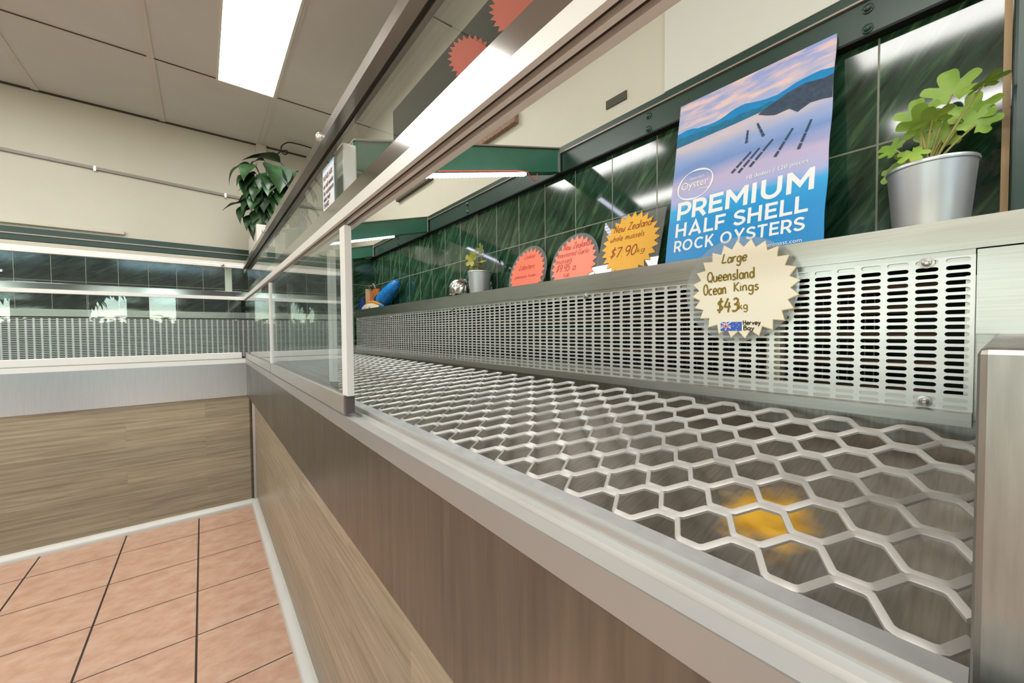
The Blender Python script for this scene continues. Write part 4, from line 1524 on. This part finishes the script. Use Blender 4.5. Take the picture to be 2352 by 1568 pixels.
M_fw = simple('flag_white', (240, 236, 236), .5)
M_fr = simple('flag_red', (226, 110, 100), .5)
plate('flag_cross_white', [(-.030, -.0755), (-.010, -.0755), (-.010, -.0720), (-.030, -.0720)], .00205, .0022, M_fw, fl)
plate('flag_cross_white', [(-.0220, -.0825 + .004), (-.0180, -.0785), (-.0180, -.065), (-.0220, -.065)], .00205, .0022, M_fw, fl)
plate('flag_saltire_white', [(-.030, -.0785), (-.0285, -.0785), (-.010, -.0662), (-.010, -.065), (-.0115, -.065), (-.030, -.0772)], .00205, .00215, M_fw, fl)
plate('flag_saltire_white', [(-.010, -.0785), (-.0115, -.0785), (-.030, -.0662), (-.030, -.065), (-.0285, -.065), (-.010, -.0772)], .00205, .00215, M_fw, fl)
plate('flag_cross_red', [(-.030, -.0746), (-.010, -.0746), (-.010, -.0729), (-.030, -.0729)], .0022, .0024, M_fr, fl)
plate('flag_cross_red', [(-.0209, -.0785), (-.0191, -.0785), (-.0191, -.065), (-.0209, -.065)], .0022, .0024, M_fr, fl)
for (x, y, r) in ((-.020, -.0805, .0020), (.0000, -.0675, .0012), (.0000, -.0810, .0012), (-.0055, -.0735, .0012), (.0050, -.0715, .0012), (.0018, -.0755, .0008)):
    plate('flag_star', [(x + r * (1 if k % 2 == 0 else .45) * math.cos(math.pi * k / 7 + math.pi / 2), y + r * (1 if k % 2 == 0 else .45) * math.sin(math.pi * k / 7 + math.pi / 2)) for k in range(14)], .00205, .0023, M_fw, fl)
strokes('Hervey', .013, -.071, .0085, M_blackink, s4, HAND, .15, .030, z=.0021)
strokes('Bay', .014, -.0815, .0085, M_blackink, s4, HAND, .15, .018, z=.0021)

# ------------------------------------------------------------------ poster


def poster_mat():
    m, n, l, b = base('poster_sunset_print')
    tc = n.new('ShaderNodeTexCoord')
    sp = n.new('ShaderNodeSeparateXYZ')
    l.new(tc.outputs['Object'], sp.inputs[0])
    mp = n.new('ShaderNodeMapping')
    mp.inputs['Scale'].default_value = (4, 13, 1)
    mp.inputs['Rotation'].default_value = (0, 0, .18)
    l.new(tc.outputs['Object'], mp.inputs[0])
    t = n.new('ShaderNodeTexNoise')
    t.inputs['Scale'].default_value = 2.2; t.inputs['Detail'].default_value = 5
    l.new(mp.outputs[0], t.inputs[0])
    # height in the print, disturbed a little by the noise
    ad = n.new('ShaderNodeMath'); ad.operation = 'MULTIPLY_ADD'
    l.new(t.outputs[0], ad.inputs[0]); ad.inputs[1].default_value = .05
    l.new(sp.outputs[1], ad.inputs[2])
    r = n.new('ShaderNodeValToRGB')
    mr = n.new('ShaderNodeMapRange')
    mr.inputs['From Min'].default_value = -.205; mr.inputs['From Max'].default_value = .25
    l.new(ad.outputs[0], mr.inputs[0])
    l.new(mr.outputs[0], r.inputs[0])
    e = r.color_ramp.elements
    e[0].position = 0; e[0].color = lin((0, 130, 198))
    e[1].position = 1; e[1].color = lin((150, 164, 216))
    for p, c in ((.30, (0, 146, 212)), (.385, (40, 168, 226)), (.43, (170, 178, 222)), (.52, (196, 182, 214)), (.60, (120, 152, 208)), (.66, (150, 172, 218)), (.74, (206, 196, 206)), (.80, (176, 184, 216))):
        k = e.new(p); k.color = lin(c)
    # clouds in the sky and their mirror in the water
    t2 = n.new('ShaderNodeTexNoise')
    mp2 = n.new('ShaderNodeMapping'); mp2.inputs['Scale'].default_value = (9, 34, 1); mp2.inputs['Rotation'].default_value = (0, 0, .1)
    l.new(tc.outputs['Object'], mp2.inputs[0]); l.new(mp2.outputs[0], t2.inputs[0])
    t2.inputs['Scale'].default_value = 1.6; t2.inputs['Detail'].default_value = 6
    cr = n.new('ShaderNodeValToRGB')
    cr.color_ramp.elements[0].position = .42; cr.color_ramp.elements[0].color = (0, 0, 0, 1)
    cr.color_ramp.elements[1].position = .62; cr.color_ramp.elements[1].color = (1, 1, 1, 1)
    l.new(t2.outputs[0], cr.inputs[0])
    up = n.new('ShaderNodeMapRange'); up.inputs['From Min'].default_value = .09; up.inputs['From Max'].default_value = .17
    up.inputs['To Max'].default_value = .85
    l.new(sp.outputs[1], up.inputs[0])
    ml = n.new('ShaderNodeMath'); ml.operation = 'MULTIPLY'
    l.new(cr.outputs[0], ml.inputs[0]); l.new(up.outputs[0], ml.inputs[1])
    c = n.new('ShaderNodeMix'); c.data_type = 'RGBA'
    l.new(ml.outputs[0], c.inputs[0]); l.new(r.outputs[0], c.inputs[6])
    c.inputs[7].default_value = lin((240, 206, 198))
    l.new(c.outputs[2], b.inputs['Base Color'])
    b.inputs['Roughness'].default_value = .35
    return m


po = thing('poster', 'blue sunset poster reading Premium Half Shell Rock Oysters', 'poster', (0, 0, 0))
zp0, zp1 = 1.209, 1.654
xp0, xp1 = .880, .9605
lean = math.atan2(xp1 - xp0, zp1 - zp0)
hl = math.hypot(xp1 - xp0, zp1 - zp0)
po.matrix_basis = frame_matrix(((xp0 + xp1) / 2, .3555, (zp0 + zp1) / 2), lean)
hw = .1545
NV = 24


def px(u, v):          # gentle bow of the card
    return .006 * math.sin(math.pi * (v / hl + .5)) * (u / hw)


vs, fs = [], []
for z in (-.003, 0):
    for j in range(NV + 1):
        v = -hl / 2 + hl * j / NV
        for i in range(9):
            u = -hw + 2 * hw * i / 8
            off = .006 * math.sin(j * .9) * .3 if i in (0, 8) else 0
            vs.append((u + off * (1 if i else .4) * .5, v, z))
K = (NV + 1) * 9
for j in range(NV):
    for i in range(8):
        a = j * 9 + i
        fs.append((a, a + 9, a + 10, a + 1))
        fs.append((K + a, K + a + 1, K + a + 10, K + a + 9))
for j in range(NV):
    for i in (0, 8):
        a = j * 9 + i
        fs.append((a, K + a, K + a + 9, a + 9))
for i in range(8):
    for j in (0, NV):
        a = j * 9 + i
        fs.append((a, a + 1, K + a + 1, K + a))
mesh_local('card', vs, fs, poster_mat(), po)
M_pw = simple('poster_white_ink', (240, 240, 240), .5)
M_hill = simple('poster_teal_hills', (10, 112, 150), .5, noise=.25, scale=60)
M_hillf = simple('poster_blue_hills', (0, 132, 196), .5, noise=.1, scale=40)
M_head = simple('poster_dark_headland', (52, 70, 92), .5, noise=.4, scale=90)
M_rack = simple('poster_oyster_rows', (44, 70, 96), .5)
T = hl / 2
hz = T - .100      # waterline in the print
rnd = random.Random(4)
far = [(-hw, hz), (hw, hz + .006)] + [(hw - 2 * hw * k / 30, hz + .020 + .012 * (1 - k / 30) + rnd.uniform(-.0015, .0015) + .006 * math.sin(k * .5)) for k in range(31)]
plate('printed_hills', [(x, y) for x, y in far], .0002, .0005, M_hillf, po)
near = [(-hw, hz - .012), (-.02, hz - .006), (.06, hz)] + [(.06 - (.06 + hw) * k / 24, hz + .010 + rnd.uniform(-.003, .003)) for k in range(25)]
plate('printed_shore', near, .0006, .0008, M_hill, po)
hd = [(.028, hz - .006), (.05, hz + .004), (.08, hz + .016), (.11, hz + .022), (.14, hz + .016), (hw, hz + .018), (hw, hz - .03), (.14, hz - .026), (.12, hz - .024), (.10, hz - .034), (.085, hz - .020), (.06, hz - .022), (.045, hz - .016)]
plate('printed_headland', hd, .0009, .0011, M_head, po)
for (x0_, y0_, x1_, y1_) in ((.010, .047, .009, .018), (.028, .055, .042, .020), (.060, .006, .020, -.040), (.036, -.004, -.002, -.046), (.020, -.006, -.016, -.042), (.094, .015, .066, -.035), (.124, .020, .106, -.034)):
    dx, dy = x1_ - x0_, y1_ - y0_
    L_ = math.hypot(dx, dy)
    nx, ny = -dy / L_, dx / L_
    for (ta, tb) in ((0, .42), (.46, .75), (.8, 1.0)):
        w0, w1 = .0018 + .0010 * ta, .0018 + .0010 * tb
        plate('printed_oyster_row', [(x0_ + dx * ta - nx * w0, y0_ + dy * ta - ny * w0 + .045), (x0_ + dx * ta + nx * w0, y0_ + dy * ta + ny * w0 + .045), (x0_ + dx * tb + nx * w1, y0_ + dy * tb + ny * w1 + .045), (x0_ + dx * tb - nx * w1, y0_ + dy * tb - ny * w1 + .045)], .0006, .0009, M_rack, po)
lettering('10 dozen / 120 pieces', .016, -.0225, .0135, M_pw, po, .0006, wid=.108)
strokes('PREMIUM', -.135, -.079, .0445, M_pw, po, PRINT, .135, .266, z=.0004, gap=.05)
strokes('HALF SHELL', -.135, -.122, .0345, M_pw, po, PRINT, .125, .260, z=.0004, gap=.05)
strokes('ROCK OYSTERS', -.135, -.158, .0280, M_pw, po, PRINT, .115, .258, z=.0004, gap=.05)
lettering('www.oystercoast.com', .014, -.180, .0115, M_pw, po, .0006, wid=.108)


def ring(cx, cy, rx, ry, th_fn, rot, n=56):
    vs = []
    for k in range(n):
        a = 2 * math.pi * k / n
        t = th_fn(a)
        for f in (0, 1):
            x = (rx - t * f) * math.cos(a); y = (ry - t * f) * math.sin(a)
            vs.append((cx + x * math.cos(rot) - y * math.sin(rot), cy + x * math.sin(rot) + y * math.cos(rot), .0007))
    return vs, [(2 * k, 2 * ((k + 1) % n), 2 * ((k + 1) % n) + 1, 2 * k + 1) for k in range(n)]


v_, f_ = ring(-.098, .003, .043, .037, lambda a: .0022 + .0026 * (math.sin(a * 2 - .6) ** 2), .25)
lg = mesh_local('logo_ring', v_, f_, M_pw, po)
lettering("Australia's", -.111, .016, .0085, M_pw, lg, .0007, wid=.034)
lettering('Oyster', -.131, -.004, .026, M_pw, lg, .0007, wid=.064)
lettering('Coast', -.088, -.015, .0095, M_pw, lg, .0007, wid=.022)
plate('corner_mark', [(-.134, -.208), (-.120, -.208), (-.127, -.194)], .0005, .0008, M_pw, po)
for k in range(3):
    plate('corner_mark', [(-.115, -.1955 - k * .005), (-.090, -.1955 - k * .005), (-.090, -.1937 - k * .005), (-.115, -.1937 - k * .005)], .0005, .0008, M_pw, po)
plate('corner_mark', [(-.139, -.1895), (-.082, -.1895), (-.082, -.1885), (-.139, -.1885)], .0005, .0008, M_pw, po)

# ------------------------------------------------------------------ sign on the upper glass
gs = thing('notice', 'white notice with blue border taped inside the upper glass', 'notice', (0, 0, 0))
gs.matrix_basis = frame_matrix((.2272, .9345, 1.412), 0)
M_paper = simple('notice_paper', (222, 222, 226), .6)
plate('sleeve', [(-.052, -.060), (.049, -.052), (.049, .052), (-.052, .054)], .0002, .0006, simple('notice_sleeve', (190, 190, 184), .4), gs)
plate('border', [(-.050, -.047), (.049, -.047), (.049, .050), (-.050, .050)], .0007, .0012, simple('notice_blue', (110, 182, 224), .6), gs)
plate('paper', [(-.046, -.042), (.0485, -.042), (.0485, .0455), (-.046, .0455)], .0013, .0017, M_paper, gs)
for (tx, y, wd) in (('PLEASE ASK', .024, .080), ('our staff member', .006, .086), ('for assistance', -.009, .086), ('when ready', -.023, .058), ('THANKS', -.038, .046)):
    lettering(tx, -.041, y, .015, M_ink, gs, .0018, wid=wd, bold=.0004)

# ------------------------------------------------------------------ right wall fittings above the beam
bd = MB().box(.975, XR - .0005, .2, 2.417, 1.99, 2.49).build('wall_board', M_board, bevel=.003)
tag(bd, 'dark glossy board fixed high on the right wall', 'board')
for k, (x, y, z, r) in enumerate(((.845, 1.3, 2.155, .093), (.905, 1.10, 2.235, .096))):
    sg = thing('star_sign', ['red-orange starburst card standing out from the high dark board, lower one', 'red-orange starburst card standing out from the high dark board, upper one'][k], 'sign', (x, y, z), 'red starburst cards')
    st_ = burst(24, r, r * .80, .07)
    n = len(st_)
    nx, ny = -.55, -.835
    b = MB()
    front = [(x - p * ny + .0006 * nx, y + p * nx + .0006 * ny, z + q) for p, q in st_]
    backp = [(x - p * ny - .0006 * nx, y + p * nx - .0006 * ny, z + q) for p, q in st_]
    b.add(front + backp, [tuple(range(n)), tuple(range(2 * n - 1, n - 1, -1))] + [(i, (i + 1) % n, n + (i + 1) % n, n + i) for i in range(n)])
    b.build('star_card', M_star, sg)
    MB().box(x + .004, .9755, y + .004, y + .007, z - .004, z + .004).build('bracket', M_alu, sg)
vt = thing('wall_vent', 'small dark rectangular vent in the cream wall above the green beam', 'vent', (.998, .735, 1.79))
MB().box(.996, XR - .0005, .697, .771, 1.776, 1.801).build('opening', simple('dark_vent', (74, 72, 60), .7), vt)
ws = MB().box(.995, XR - .0005, -.3, .575, 1.735, 2.1).build('wall_sheet', M_cover, bevel=.001)
tag(ws, 'pale flashing sheet fixed on the right wall above the poster', 'wall sheet')
M_bris = simple('brush_bristles', (150, 122, 104), .9, noise=.4, scale=120)
for k, (y0, y1, z0, z1) in enumerate(((1.2, 1.62, 1.915, 1.958), (1.93, 2.40, 1.918, 1.952))):
    bs = thing('brush_strip', ['brown bristle strip on the right wall above the nearest green beam', 'darker bristle strip on the right wall farther along'][k], 'strip', (.985, (y0 + y1) / 2, z0), 'bristle strips')
    MB().box(.978, .9995, y0, y1, z0, z1, 0).build('bristles', M_bris if k == 0 else simple('dark_bristles', (92, 86, 76), .9, noise=.4, scale=120), bs)

# ------------------------------------------------------------------ outside, seen only in reflections
struct(MB().box(-30, 14, -7.0, YF - .13, -.12, -.012).build('added_footpath', simple('pale_concrete', (186, 180, 168), .8, noise=.1, scale=2)))  # pale strip added outside to brighten what the steel front mirrors
struct(MB().box(-30, 14, -40, YF - .13, -.12, -.02).build('ground', simple('dark_asphalt', (74, 74, 72), .9, noise=.1, scale=2)))
M_bark = simple('bark', (84, 66, 50), .9, noise=.3, scale=20)
for k, (tx, ty, h, r, lab) in enumerate(((-2.35, -6.5, 2.9, 1.0, 'broad green tree outside the shop window, nearer the door'), (1.6, -9.5, 4.2, 1.8, 'tall green tree outside beyond the right window'), (-8.5, -2.0, 3.8, 1.7, 'green tree outside the side windows'))):
    tr = thing('tree', lab, 'tree', (tx, ty, 0), 'street trees')
    b = MB()
    b.tube([(tx, ty, -.02), (tx + .1, ty, h * .3), (tx - .05, ty, h * .6), (tx, ty, h * .8)], [.16, .13, .1, .05], 10)
    b.build('trunk', M_bark, tr, smooth=60)
    rnd = random.Random(k)
    b = MB()
    for i in range(900):
        d = Vector((rnd.gauss(0, 1), rnd.gauss(0, 1), rnd.gauss(0, .7))).normalized() * r * rnd.uniform(.5, 1)
        spade_leaf(b, (tx + d.x, ty + d.y, h * .85 + d.z * .75), (d.x + rnd.uniform(-.5, .5), d.y + rnd.uniform(-.5, .5), -.4), (0, 0, 1), rnd.uniform(.22, .4), .14, .8, .15, 0, 3)
    b.build('crown', M_leafdark, tr)

hg = thing('hedge', 'dark clipped hedge across the street, seen only in the glass', 'hedge', (-2, -14, 0))
b = MB()
rnd = random.Random(9)
for i in range(2600):
    spade_leaf(b, (rnd.uniform(-14, 8), -14 + rnd.uniform(-.5, .5), rnd.uniform(.1, 1.75)), (rnd.uniform(-1, 1), rnd.uniform(-.2, 1), rnd.uniform(-.6, .4)), (0, 0, 1), rnd.uniform(.3, .5), .24, .6, .15, 0, 3)
b.build('foliage', M_leafdark, hg)
MB().box(-14, 8, -14.4, -13.8, -.02, 1.5).build('hedge_core', simple('hedge_shade', (24, 38, 20), .9), hg)
